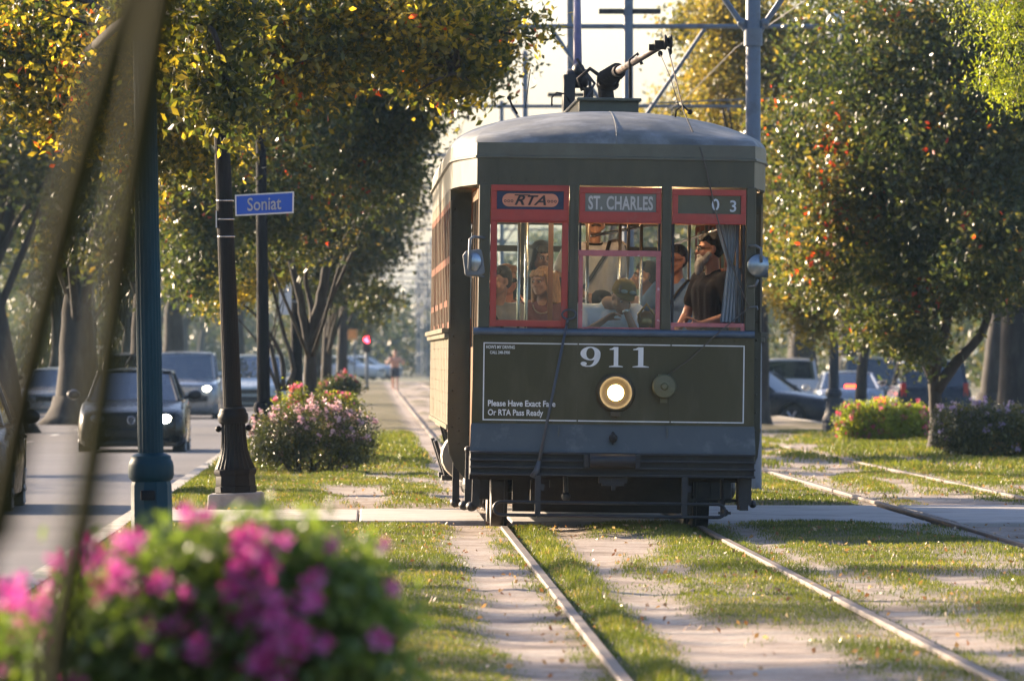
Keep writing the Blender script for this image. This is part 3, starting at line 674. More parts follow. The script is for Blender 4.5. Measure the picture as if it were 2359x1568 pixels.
# left brackets, air tank, journal boxes, steps
for k,(px,yy) in enumerate(((1067,2.3),(1082,1.2),(1097,.8))):
    m=MB(); m.box((lx(px)-.03 if k==0 else lx(px),yy,.43),(.06,.10,.46),taper=.8); m.ell((lx(px)-.03,yy,.20),(.045,.06,.04)); m.ell((lx(px),yy,.64),(.035,.05,.03))
    P(m,'truck_frame',MT['darkmetal'],warp=None,smooth=True,angle=35)
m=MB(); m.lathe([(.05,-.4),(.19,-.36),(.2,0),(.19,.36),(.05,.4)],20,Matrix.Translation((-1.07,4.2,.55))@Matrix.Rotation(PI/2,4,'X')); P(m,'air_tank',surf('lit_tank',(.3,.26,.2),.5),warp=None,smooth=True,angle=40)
for yy in (5.2,7.0):
    m=MB(); m.add([Vector(v) for v in ((-1.25,yy,.83),(-1.05,yy,.83),(-1.0,yy,.36),(-1.13,yy,.36),(-1.25,yy+.05,.83),(-1.05,yy+.05,.83),(-1.0,yy+.05,.36),(-1.13,yy+.05,.36))],[(0,3,2,1),(4,5,6,7),(0,4,7,3),(1,2,6,5),(0,1,5,4),(3,7,6,2)])
    m.box((-1.16,yy+.1,.35),(.16,.4,.04)); m.box((-1.25,yy+.2,.52),(.03,.5,.3),rot=(0,R(-18),0))
    P(m,'folding_step',MT['darkmetal'],warp=None,fixn=True)
# wheels
for yc in (2.7,4.2,10.2,11.7):
    for sg in (-1,1):
        m=MB(); Mw=Matrix.Translation((sg*.82,yc,.335))@Matrix.Rotation(PI/2,4,'Y')
        m.lathe([(.05,-.06),(.1,-.05),(.25,-.045),(.27,-.06),(.33,-.06),(.335,.04),(.36,.045),(.36,.07),(.28,.07),(.25,.03),(.1,.04),(.05,.06)] if sg<0 else [(.05,-.06),(.1,-.05),(.25,-.045),(.28,-.07),(.36,-.07),(.36,-.045),(.335,-.04),(.33,.06),(.27,.06),(.25,.03),(.1,.04),(.05,.06)],36,Mw)
        P(m,'wheel',MT['darkmetal'],warp=None,smooth=True,angle=35)
    m=MB(); m.tube([(-.8,yc,.335),(.8,yc,.335)],.06,12); m.bb(-.4,.4,yc+.05,yc+.55,.18,.55); P(m,'axle',MT['rust'],warp=None,smooth=True,angle=35)
for yy in (3.45,10.95):
    for sg in (-1,1):
        m=MB(); x=sg*.98; m.bb(x-.04,x+.04,yy-1.3,yy+1.3,.42,.52)
        for q in (-.75,.75): m.bb(x-.09,x+.09,yy+q-.13,yy+q+.13,.22,.46); m.ell((x+sg*.08,yy+q,.34),(.05,.1,.1))
        P(m,'truck_side',MT['darkmetal'],warp=None,bevel=.01)

m=MB(); m.bb(-.72,.72,2.02,2.12,.14,.52); P(m,'shade_filler',MT['rust'],warp=None); m=MB(); m.bb(-.6,.6,1.2,1.26,.22,.55); P(m,'shade_filler',MT['rust'],warp=None,bevel=.01)  # dark boards added to deepen the shade under the car
m=MB(); m.bb(-.9,.9,4.6,4.7,.15,.62); P(m,'shade_board',MT['rust'],warp=None)  # one more added dark board blacking out the bright gap below the floor

bulb=emit('warm_bulb_glow',(1,.66,.36),80)
for (x,y) in ((-.55,1.2),(.45,1.3),(.0,3.4),(-.6,5.0),(.6,5.4),(0,8.0)):
    m=MB(); m.lathe([(.05,0),(.05,-.03),(.02,-.05)],14,Matrix.Translation((x,y,lz(428)+.02))); lo_=P(m,'ceiling_lamp',MT['cream'],warp=None,smooth=True,angle=40)
    m=MB(); m.ell((x,y,lz(428)-.06),(.03,.03,.035),12,8); P(m,'bulb',bulb,parent=lo_,warp=None,smooth=True)
# ================= PEOPLE =================
SK={}
def skin(c):
    k='skin%s'%(c,)
    if k not in SK: SK[k]=surf('skin_tone',c,.5,var=.12,vscale=9)
    return SK[k]
def cloth(name,c,rough=.85):
    k=name+str(c)
    if k not in SK: SK[k]=surf(name,c,rough,var=.12,vscale=14,bump=.3,bscale=90)
    return SK[k]
def hairm(c):
    k='hair'+str(c)
    if k not in SK: SK[k]=surf('hair_strands',c,.42,var=.5,vscale=55,bump=.8,bscale=140,stretch=(1,1,.35))
    return SK[k]
def hand_into(mb,W,d,n,curl=.45,s=1.0,side=1):
    d=d.normalized(); n=(n-d*n.dot(d)).normalized(); sd=d.cross(n)*side
    for k in (-.027,-.009,.009,.027): mb.capsule(W+d*.01*s+sd*k*.7*s,.016*s,W+d*.085*s+sd*k*s,.0125*s,8)
    for k,L in ((-.030,.064),(-.010,.078),(.010,.083),(.029,.074)):
        p=W+d*.088*s+sd*k*s; a=0; dd=d.copy()
        for q,fr in enumerate((.45,.32,.23)):
            a+=curl*(0.7+.3*q+ .25*abs(k)/.03*.3); dd=(d*math.cos(a)+n*math.sin(a)+sd*k*2.2).normalized()
            p2=p+dd*L*fr*s; mb.capsule(p,(.0092-.0008*q)*s,p2,(.0086-.0008*q)*s,8); p=p2
    p=W+d*.025*s+sd*.026*s
    for q,(L,a,b) in enumerate(((.042,.75,.3),(.034,.35,.45),(.026,.15,.5))):
        dd=(d*(.75)+sd*a+n*b).normalized(); p2=p+dd*L*s; mb.capsule(p,(.0125-.0012*q)*s,p2,(.0108-.0012*q)*s,8); p=p2
def person(label, Mw, sit=False, H=1.72, lean=0, twist=0, head=(0,0,0), armL=None, armR=None, sk=(.42,.22,.14), hair=(.03,.02,.015), hs='short',
           top=('shirt',(.5,.5,.5)), sleeve='short', pants=(.05,.06,.09), fem=False, beard=None, hat=None, glasses=False, group=None, stride=0, curl=.5, shorts=False, bag=None, watch=False, wide=1.0, necklace=False, moustache=False, hatglasses=False, drop=(0,0,0)):
    """faces -y. head=(yaw,pitch,tilt) deg. arms: (upper dir, fore dir)"""
    k=H/1.72
    root=empty('person',mat=Mw,label=label,cat='person',group=group)
    V=Vector
    pz=(.50 if sit else .94)*k
    Pv=V((0,0,pz)); T=Matrix.Translation(Pv)@Matrix.Rotation(R(twist),4,'Z')@Matrix.Rotation(R(lean),4,'X')   # lean>0 tips head toward -y
    def t(x,y,z): return (T@V((x*k,y*k,z*k)))
    sw=(.165 if fem else .19)*wide
    nk=t(0,.01,.50); hc=t(drop[0],-.02+drop[1],.665+drop[2])
    Rt=(Matrix.Rotation(R(twist),3,'Z')@Matrix.Rotation(R(lean*.35),3,'X')@Matrix.Rotation(R(head[0]),3,'Z')@Matrix.Rotation(R(head[1]),3,'X')@Matrix.Rotation(R(head[2]),3,'Y'))
    def h(x,y,z): return hc+Rt@V((x*k,y*k,z*k))
    B=MB()
    # torso core
    B.capsule(t(-.07*wide,0,.02),.085*k,t(-.085*wide,-.005,.34),.088*k); B.capsule(t(.07*wide,0,.02),.085*k,t(.085*wide,-.005,.34),.088*k)
    B.capsule(t(-sw+.02,.01,.43),.052*k,t(sw-.02,.01,.43),.052*k); B.capsule(t(0,.01,.38),.075*k,t(0,.01,.47),.06*k)
    B.capsule(nk,(.047 if fem else .056)*k,h(0,.015,-.05),(.044 if fem else .052)*k)
    # head
    Mh=Rt.to_4x4()
    B.ell(h(0,.015,.03),(.074*k,.092*k,.088*k),16,12,Mh); B.capsule(h(0,-.015,-.02),.062*k,h(0,-.048,-.085),.034*k); B.ell(h(0,-.068,-.098),(.022*k,.018*k,.016*k),10,8,Mh)
    for s_ in (-1,1):
        B.ell(h(s_*.078,.012,-.008),(.010*k,.02*k,.032*k),8,8,Mh); B.ell(h(s_*.036,-.062,-.03),(.026*k,.022*k,.028*k),8,8,Mh); B.capsule(h(s_*.012,-.083,.024),.012*k,h(s_*.045,-.072,.022),.011*k,8)
        B.capsule(h(s_*.05,-.02,-.05),.03*k,h(s_*.02,-.05,-.085),.026*k,8)
    B.capsule(h(0,-.086,.018),.010*k,h(0,-.106,-.022),.0135*k,8); B.ell(h(0,-.094,-.028),(.019*k,.012*k,.010*k),8,6,Mh)
    B.capsule(h(-.017,-.083,-.055),.0085*k,h(.017,-.083,-.055),.0085*k,8); B.capsule(h(-.013,-.082,-.067),.009*k,h(.013,-.082,-.067),.009*k,8)
    S=MB(); g=.014*k
    S.capsule(t(-.07*wide,0,.0),.085*k+g,t(-.085*wide,-.008,.34),.092*k+g); S.capsule(t(.07*wide,0,.0),.085*k+g,t(.085*wide,-.008,.34),.092*k+g); S.capsule(t(0,0,.02),.09*k+g,t(0,-.01,.36),.095*k+g)
    if sleeve!='tank': S.capsule(t(-sw+.02,.01,.425),.055*k+g,t(sw-.02,.01,.425),.055*k+g)
    else:
        for s_ in (-1,1): S.capsule(t(s_*.09,-.03,.38),.045*k,t(s_*.085,.01,.49),.028*k); 
        S.capsule(t(-.09,0,.38),.075*k,t(.09,0,.38),.075*k)
    if fem: 
        for s_ in (-1,1): S.ell(t(s_*.07,-.085,.30),(.058*k,.052*k,.058*k)); 
    S.capsule(t(0,.015,.42),.07*k,t(0,.02,.475),(.064 if sleeve!='tank' else .04)*k)
    arms=[(-1,armR),(1,armL)]      # person's own right is at -x when facing -y
    wpos=[]
    for s_,a in arms:
        if a is None: a=((s_*.12,-.05,-1),(s_*.02,-.25,-1))
        ud=V(a[0]).normalized(); fd=V(a[1]).normalized()
        sh=t(s_*sw,.01,.43); el=sh+ud*.285*k; wr=el+fd*.245*k
        rr_=.85 if fem else 1
        B.capsule(sh,.052*k*rr_,el,.038*k*rr_); B.capsule(el,.038*k*rr_,wr,.025*k*rr_)
        nrm=V(a[2]) if len(a)>2 else V((-s_*.8,-.4,0))
        hand_into(B,wr,fd,nrm,curl,k,-s_)
        wpos.append((wr,fd,s_))
        if sleeve=='short': S.capsule(sh,.058*k+g,sh+ud*.17*k,.052*k+g)
        elif sleeve=='long': S.capsule(sh,.055*k+g,el,.042*k+g); S.capsule(el,.042*k+g,wr-fd*.01,.032*k+g)
    # legs
    Lg=MB(); sk_leg=MB()
    for s_ in (-1,1):
        hp=V((s_*.09*k,0,pz-.02)) if not twist else Matrix.Rotation(R(twist),3,'Z')@V((s_*.09*k,0,0))+V((0,0,pz-.02))
        if sit: kn=hp+Matrix.Rotation(R(twist),3,'Z')@V((s_*.03,-.42*k,-.0)); an=kn+V((0,-.02,-.40*k))
        else:
            st=stride*s_
            kn=hp+V((0,-.12*st-.02,-.43*k)); an=kn+V((0,.16*st if st<0 else -.03*st,-.42*k))
            if stride and s_<0: an=kn+V((0,.26,-.32))
        B.capsule(hp,.082*k,kn,.055*k); B.capsule(kn,.055*k,an,.036*k); B.capsule(an+V((0,.02,-.035*k)),.034*k,an+V((0,-.14*k,-.05*k)),.028*k)
        if shorts: Lg.capsule(hp,.082*k+.018,hp+(kn-hp)*.6,.07*k+.025)
        else: Lg.capsule(hp,.082*k+.014,kn,.058*k+.012); Lg.capsule(kn,.058*k+.012,an,.045*k+.01)
    Lg.capsule(V((-.06*k,0,pz)),.10*k+.012,V((.06*k,0,pz)),.10*k+.012)
    body=remeshed(B,'body',skin(sk),root,.0095,2)
    if top: remeshed(S,'shirt',cloth(*top),root,.013,2)
    remeshed(Lg,'trousers' if not shorts else 'shorts',cloth('trouser_cloth',pants),root,.016,2)
    # hair
    Hm=MB(); rr=random.Random(hash(label)&0xffff if False else len(label)*7+int(H*100))
    if hs!='bald':
        Hm.ell(h(0,.028,.052),(.083*k,.088*k,.08*k),16,12,Mh); Hm.ell(h(0,.05,.01),(.078*k,.065*k,.085*k),14,10,Mh)
        if hs=='curly':
            for i in range(60):
                a=rr.uniform(0,2*PI); b=rr.uniform(-.3,1.3); v=V((math.cos(a)*math.cos(b),math.sin(a)*math.cos(b)*1.0+.25,math.sin(b)+.2))*.092
                if v.y<-.05 and v.z<.06: continue
                Hm.ell(h(v.x,v.y+.01,v.z+.02),(.03*k,.03*k,.03*k),8,6)
        if hs in('long','bob'):
            Ld=-.17 if hs=='long' else -.10
            for s_ in (-1,1):
                for q in range(5):
                    y=-.02+.03*q; Hm.capsule(h(s_*.072,y,.05),.026*k,h(s_*(.085+rr.uniform(-.01,.01)),y+.01,Ld+rr.uniform(-.02,.02)),.026*k,8)
            for q in range(-2,3): Hm.capsule(h(q*.03,.08,.03),.03*k,h(q*.033,.085,Ld-.01),.028*k,8)
            for q in range(-2,3): Hm.capsule(h(q*.025,-.055,.085),.018*k,h(q*.033,-.078,.05),.012*k,6)
        if hs=='short':
            for q in range(-3,4): Hm.capsule(h(q*.018,-.03,.105),.02*k,h(q*.022+.004,-.068,.075),.013*k,6)
        ho=remeshed(Hm,'hair',hairm(hair),root,.009,1)
    if beard:
        Bm=MB()
        for s_ in (-1,1): Bm.capsule(h(s_*.06,-.02,-.04),.024*k,h(s_*.035,-.06,-.085),.034*k)
        Bm.capsule(h(-.03,-.07,-.085),.036*k,h(.03,-.07,-.085),.036*k); Bm.ell(h(0,-.088,-.125),(.046*k,.038*k,.05*k)); Bm.ell(h(0,-.10,-.165),(.03*k,.025*k,.035*k)); Bm.capsule(h(-.03,-.09,-.045),.011*k,h(.03,-.09,-.045),.011*k)
        remeshed(Bm,'beard',hairm(beard),root,.009,1)
    if moustache:
        Bm=MB(); Bm.capsule(h(-.03,-.088,-.05),.009*k,h(0,-.098,-.042),.011*k,8); Bm.capsule(h(.03,-.088,-.05),.009*k,h(0,-.098,-.042),.011*k,8); Bm.build('moustache',hairm((.03,.02,.015)),root,smooth=True)
    dark=cloth('dark_lens',(.015,.015,.018),.15)
    if not hatglasses or True:
        for s_ in (-1,1):
            e=MB(); e.ell(h(s_*.032,-.081,.003),(.013*k,.009*k,.008*k),10,8,Mh); e.build('eye',skin((.55,.5,.46)),root,smooth=True)
            e=MB(); e.ell(h(s_*.032,-.0885,.003),(.006*k,.004*k,.006*k),8,6,Mh); e.build('iris',dark,root,smooth=True)
            e=MB(); e.capsule(h(s_*.018,-.094,.026),.0045*k,h(s_*.05,-.082,.028),.0035*k,6); e.build('eyebrow',hairm(hair),root,smooth=True)
    if glasses:
        e=MB()
        for s_ in (-1,1):
            e.ell(h(s_*.034,-.099,.003),(.027*k,.006*k,.019*k),12,8,Mh); e.capsule(h(s_*.06,-.09,.008),.003,h(s_*.08,.01,.005),.003,6)
        e.capsule(h(-.012,-.103,.008),.003,h(.012,-.103,.008),.003,6); e.build('glasses',dark,root,smooth=True)
    if hat:
        e=MB(); Mc=Matrix.Translation(h(0,.015,.055))@Mh
        e.lathe([(.096*k,-.02),(.097*k,.01),(.09*k,.05),(.065*k,.08),(.03*k,.092),(.004,.094)],20,Mc)
        G=[]
        for i in range(9):
            a=R(200+140*i/8); G.append([h(.088*math.cos(a),.015+.088*math.sin(a),.05),h(.088*math.cos(a)*1.0,.015+.088*math.sin(a)-.075*max(0,math.sin(PI*i/8))**.6,.035+.012*math.sin(PI*i/8))])
        e.grid(G); G2=[[p+Rt@V((0,0,-.005)) for p in r_] for r_ in G]; e.grid([list(reversed(r_)) for r_ in G2])
        e.build('cap',cloth('cap_cloth',hat),root,smooth=True)
    if hatglasses:
        e=MB()
        for s_ in (-1,1): e.ell(h(s_*.036,-.085,.092),(.03*k,.012*k,.016*k),12,8,Mh)
        e.capsule(h(-.07,-.05,.09),.005,h(.07,-.05,.09),.005,6); e.build('sunglasses',cloth('lens_grey',(.35,.4,.38),.1),root,smooth=True)
    if watch:
        wr,fd,s_=wpos[1]; e=MB(); Mw_=Matrix.Translation(wr-fd*.02)@fd.to_track_quat('Z','Y').to_matrix().to_4x4()
        e.lathe([(.030,-.011),(.034,-.010),(.034,.010),(.030,.011)],20,Mw_,cap=False); e.ell(wr-fd*.02+V((0,-.033,0)),(.018,.008,.018)); e.build('wristwatch',MT['steel'],root,smooth=True)
    if bag:
        e=MB(); pts=[t(bag*.12,-.03,.50),t(bag*.07,-.125,.40),t(bag*-.05,-.135,.22),t(bag*-.16,-.10,.05)]
        e.tube(pts,.016,8,flat=.4); e.tube([t(bag*.12,-.03,.50),t(bag*.10,.10,.42),t(bag*-.05,.13,.2),t(bag*-.16,.02,.03)],.016,8,flat=.4); e.box(t(bag*-.17,-.04,-.02),(.10,.14,.16)); e.build('shoulder_bag',cloth('black_bag_cloth',(.015,.015,.018),.6),root,smooth=True,angle=40)
    if necklace:
        e=MB(); e.tube([t(.075*math.cos(a),-.055-.05*max(0,-math.sin(a)),.47-.07*max(0,-math.sin(a))) for a in [PI+PI*i/12 for i in range(13)]],.006,6); e.build('necklace',cloth('beads',(.45,.35,.3),.3),root,smooth=True)
    if top and sleeve=='short' and top[0]=='ringer_tee':
        e=MB(); e.tube([t(.066*math.cos(a),.012+.066*math.sin(a)-.006,.485+.012*math.sin(a)) for a in [2*PI*i/20 for i in range(21)]],.010,8,cap=False); e.build('collar',cloth('black_trim',(.015,.015,.015)),root,smooth=True)
    return root
def inside(px,py,d,facing,sit,H=1.72,**kw):
    """local car position so that the head centre lands there"""
    v=local(px,py,d); k=H/1.72
    hz=((.50 if sit else .94)+.665)*k
    return CARM@Matrix.Translation((v.x,v.y,v.z-hz))@Matrix.Rotation(R(facing),4,'Z')
# facing: +90 -> looks toward +x (photo right); -90 -> toward -x (photo left)
D=(0,-.3,-1)
person('woman with wavy strawberry blonde hair in a maroon top behind the streetcar glass',inside(1249,637,59.4,0,True),sit=True,H=1.66,head=(-38,4,0),hair=(.50,.26,.12),hs='long',top=('maroon_top',(.20,.07,.08)),fem=True,sleeve='short',sk=(.5,.27,.2),necklace=True)
person('dark haired woman in black seated behind the blonde woman in the streetcar',inside(1247,590,61.2,0,True),sit=True,H=1.72,head=(20,14,0),hair=(.02,.016,.015),hs='bob',top=('black_top',(.02,.02,.025)),fem=True,sleeve='long',armR=((-.3,-.6,-.5),(-.2,-.5,.8)),sk=(.34,.18,.12))
person('man with sunlit ginger hair and sunglasses raising a hand to his mouth',inside(1168,640,60.3,0,True),sit=True,H=1.7,head=(12,6,0),hair=(.40,.17,.06),hs='short',top=('rust_shirt',(.35,.12,.07)),glasses=True,sk=(.55,.22,.12),armL=((.1,-.55,-.75),(-.25,-.35,.9)))
person('dark haired passenger in a grey shirt with a black strap, nearest the left door',inside(1150,640,59.3,10,True),sit=True,H=1.68,head=(-65,8,0),wide=.85,armR=((.05,-.3,-1),(.25,-.6,-.3)),armL=((0,-.4,-1),(0,-.6,-.5)),hair=(.03,.018,.012),hs='short',top=('grey_shirt',(.3,.29,.3)),sleeve='short',bag=-1,sk=(.45,.22,.15))
person('standing man with a moustache in a white tee with black collar',inside(1369,528,61.5,12,False),sit=False,H=1.80,head=(-8,-4,0),hair=(.03,.02,.02),hs='short',top=('ringer_tee',(.55,.54,.55)),sleeve='short',moustache=True,bag=1,sk=(.38,.2,.13),armR=((-.5,-.2,-.9),(.2,-.6,-.2)))
person('curly haired woman in a white tank top standing with an arm raised in the streetcar',inside(1420,572,62.6,-25,False),sit=False,H=1.64,head=(15,8,0),hair=(.025,.015,.012),hs='curly',top=('white_tank',(.6,.6,.58)),sleeve='tank',fem=True,sk=(.46,.26,.18),armL=((.8,-.3,-.1),(.5,-.2,.8)),armR=((-.6,-.25,-.7),(.1,-.6,-.5)))
person('streetcar driver in a white shirt and ochre cap resting his forehead on his hand',inside(1400,645,58.35,0,True),sit=True,H=1.72,lean=16,head=(14,20,10),drop=(.11,-.07,-.095),hair=(.06,.04,.03),hs='short',top=('white_shirt',(.78,.82,.88)),sleeve='short',hat=(.22,.15,.035),hatglasses=True,watch=True,sk=(.4,.22,.14),wide=1.15,
  armL=((.02,-.62,-.62),(-.40,-.02,.93),(0,1,.2)),armR=((-.05,-.70,-.72),(.72,-.25,.50)),curl=.6)
person('seated person in a black cap low behind the driver of the streetcar',inside(1386,690,60.6,0,True),sit=True,H=1.62,head=(30,12,0),hair=(.03,.02,.02),hs='short',hat=(.02,.018,.02),top=('tan_top',(.25,.18,.1)),sk=(.42,.24,.16))
person('passenger with short dark hair reaching an arm forward to the right of the driver',inside(1492,632,61.0,-70,True),sit=True,H=1.7,head=(-15,0,0),hair=(.03,.025,.02),hs='short',top=('dusty_pink_shirt',(.38,.26,.24)),sk=(.48,.27,.19),armR=((-.1,-.9,.05),(.05,-.9,.25)),armL=((.1,-.8,-.3),(.1,-.8,.3)))
person('dark haired woman with glasses in a blue shirt with a black camera strap',inside(1560,588,59.7,-30,False),sit=False,H=1.68,head=(-12,4,0),hair=(.02,.015,.015),hs='short',top=('blue_shirt',(.20,.34,.62)),sleeve='short',glasses=True,fem=True,bag=1,sk=(.42,.2,.14),armR=((-.5,-.4,-.75),(-.1,-.5,-.7)))
person('grey bearded man in a dark polo shirt and sunglasses by the streetcar curtain',inside(1640,590,58.7,-58,False),sit=False,H=1.78,head=(-22,3,0),hair=(.012,.012,.012),hs='short',beard=(.42,.40,.39),glasses=True,top=('navy_polo',(.014,.013,.02)),sleeve='short',sk=(.58,.30,.22),wide=.92,armL=((.35,.0,-1),(-.6,-.6,-.25)),armR=((-.2,-.3,-1),(0,-.5,-.7)))
person('passenger seen only as black hair behind the woman in blue',inside(1549,628,61.8,150,False),sit=False,H=1.6,head=(0,0,0),hair=(.015,.012,.012),hs='bob',top=('black_jacket',(.015,.015,.02)),sleeve='long')
# jogger on the far track
person('distant shirtless jogger in dark shorts running along the track toward the streetcar',Matrix.Translation((GX((910-852)*292/F,292),292,0.0)),sit=False,H=1.68,head=(0,5,0),hair=(.2,.1,.05),hs='short',top=None,sleeve='none',shorts=True,pants=(.03,.03,.05),stride=1,lean=8,sk=(.6,.33,.23),armR=((-.5,.1,-.8),(-.1,-.9,.35)),armL=((.5,-.2,-.8),(.1,-.8,.5)))
# ================= GROUND =================
def vnoise(x,y,seed=0):
    xi=np.floor(x).astype(np.int64); yi=np.floor(y).astype(np.int64); xf=x-xi; yf=y-yi
    xf=xf*xf*(3-2*xf); yf=yf*yf*(3-2*yf)
    def hsh(a,b):
        h=(a*374761393+b*668265263+seed*974634777)&0xffffffff; h=((h^(h>>13))*1274126177)&0xffffffff
        return ((h^(h>>16))&0xffff)/65535.0
    return (hsh(xi,yi)*(1-xf)+hsh(xi+1,yi)*xf)*(1-yf)+(hsh(xi,yi+1)*(1-xf)+hsh(xi+1,yi+1)*xf)*yf
def fbm(x,y,seed=0,o=4):
    s=0;a=.5;t=0
    for i in range(o): s=s+a*vnoise(x*2**i+17*i,y*2**i+5*i,seed+i); t+=a; a*=.5
    return s/t
def sstep(a,b,x): t=np.clip((x-a)/(b-a),0,1); return t*t*(3-2*t)
RL=[1.085,2.67,4.80,6.38]
XC0,XC1=61.8,69.2
def grassmask(u,d):
    """0 bare sandy soil .. 1 grass"""
    n=fbm(u*2.6,d*.22,3,5); n2=fbm(u*8,d*1.3,9); w=.10*(n-.5)+.16*(n2-.5)
    w=w*2
    g=np.ones_like(u)
    def band(a,b,s=.05): return sstep(a-s,a+s,u+w)*(1-sstep(b-s,b+s,u+w))
    near=1-sstep(60,64,d)
    # left of the left rail: sandy strip
    g=g*(1-near*band(.60,1.03)*1.0)
    g=np.maximum(g, near*((np.abs(u-1.0)<.07)*(n2>.56)))
    # between the rails of the near track
    mid=band(1.42,2.12,.08)
    g=g*(1-near*mid*sstep(.47,.58,1-n+.12*(u<1.75)))
    g=g*(1-near*(1-sstep(33,36,d))*band(1.45,2.6,.1)*sstep(.35,.5,n))
    # right of right rail
    g=g*(1-near*band(2.80,3.06,.04)*.95)
    g=g*(1-near*band(3.3,4.4,.2)*sstep(.6,.72,n)*.8)
    g=g*(1-near*sstep(1.36,1.50,u+w)*(1-sstep(1.72,1.92,u+w*1.5+.12*(n-.5)))*sstep(.30,.42,fbm(u*3,d*.3,301,4))*.95)
    # beyond the crossing
    far=sstep(66,70,d)
    for r_ in RL[:2]: g=g*(1-far*(np.exp(-((u-r_+.10)/.26)**2)>.45)*.95)
    g=g*(1-far*sstep(1.1,1.3,u)*(1-sstep(2.4,2.6,u))*sstep(.42,.55,n))
    g=g*(1-far*(1-sstep(80,100,d))*band(-.9,.9,.2)*sstep(.47,.6,n)*.9)
    for r_ in RL[2:]: g=g*(1-(np.exp(-((u-r_)/.22)**2)>.5)*sstep(.25,.4,n)*.95)
    g=g*(1-sstep(4.9,5.1,u)*(1-sstep(6.0,6.3,u))*sstep(.40,.52,n)*.9)
    g=g*(1-sstep(6.5,6.7,u)*(1-sstep(7.4,7.8,u))*sstep(.55,.68,n)*.7)
    g=g-.75*sstep(.53,.68,fbm(u*1.9,d*.16,141,5))*(.3+.5*(u>.55))
    g=np.clip(g+ .5*(n2-.5),0,1)
    # crossing
    g=g*(1-sstep(XC0-.25,XC0+.15,d+w*2)*(1-sstep(XC1-.3,XC1+.5,d+w*4)))
    return g
grass_raw=grassmask
def grassmask(u,d):
    j=.07*(fbm(u*23,d*9,201,2)-.5); g=0
    for (a,b,w_) in ((0,0,.32),(.09,.25,.17),(-.09,-.25,.17),(.05,-.6,.17),(-.05,.6,.17)): g=g+w_*grass_raw(u+a+j,d+b)
    cx=sstep(XC0-.25,XC0+.15,d)*(1-sstep(XC1-.3,XC1+.3,d))
    return np.clip(g,0,1)*(1-cx)
def gheight(u,d):
    h=.035*(fbm(u*.9,d*.22,21)-.5)*2+.012*(fbm(u*4,d*1.5,31)-.5)
    rail=np.ones_like(u)
    for r_ in RL: rail=np.minimum(rail, sstep(.03,.25,np.abs(u-r_)))
    g=grassmask(u,d)
    h=h*(.35+.65*rail)+.03*g*rail-.012
    cx=sstep(XC0-1.2,XC0,d)*(1-sstep(XC1,XC1+1.2,d))
    h=h*(1-cx)+cx*(-.035)
    e=sstep(-2.02,-1.75,u)*(1-sstep(9.2,9.45,u))
    return h*e
# lawn of the neutral ground
us=np.concatenate([np.arange(-2.02,9.5,.085)]); ds=np.concatenate([np.arange(8,30,1.0),np.arange(30,75,.16),np.arange(75,130,.5),np.arange(130,420,5.)])
U,Dd=np.meshgrid(us,ds,indexing='ij'); Hh=gheight(U,Dd); Gm=grassmask(U,Dd)
def npmesh(name,co,faces_idx,nper,mat,smooth=True,parent=None):
    me=bpy.data.meshes.new(name); nv=len(co); nf=len(faces_idx)//nper
    me.vertices.add(nv); me.vertices.foreach_set('co',co.astype(np.float32).ravel())
    me.loops.add(len(faces_idx)); me.loops.foreach_set('vertex_index',faces_idx.astype(np.int32))
    me.polygons.add(nf); me.polygons.foreach_set('loop_start',np.arange(0,nf*nper,nper,dtype=np.int32)); 
    me.update(calc_edges=True)
    if smooth: me.polygons.foreach_set('use_smooth',np.ones(nf,dtype=bool))
    me.materials.append(mat); o=bpy.data.objects.new(name,me); COL.objects.link(o); o.parent=parent; return o
nu,nd=U.shape
idx=np.arange(nu*nd).reshape(nu,nd)
fa=np.stack([idx[:-1,:-1],idx[1:,:-1],idx[1:,1:],idx[:-1,1:]],-1).reshape(-1)
co=np.stack([U+SL*Dd,Dd,Hh],-1).reshape(-1,3)
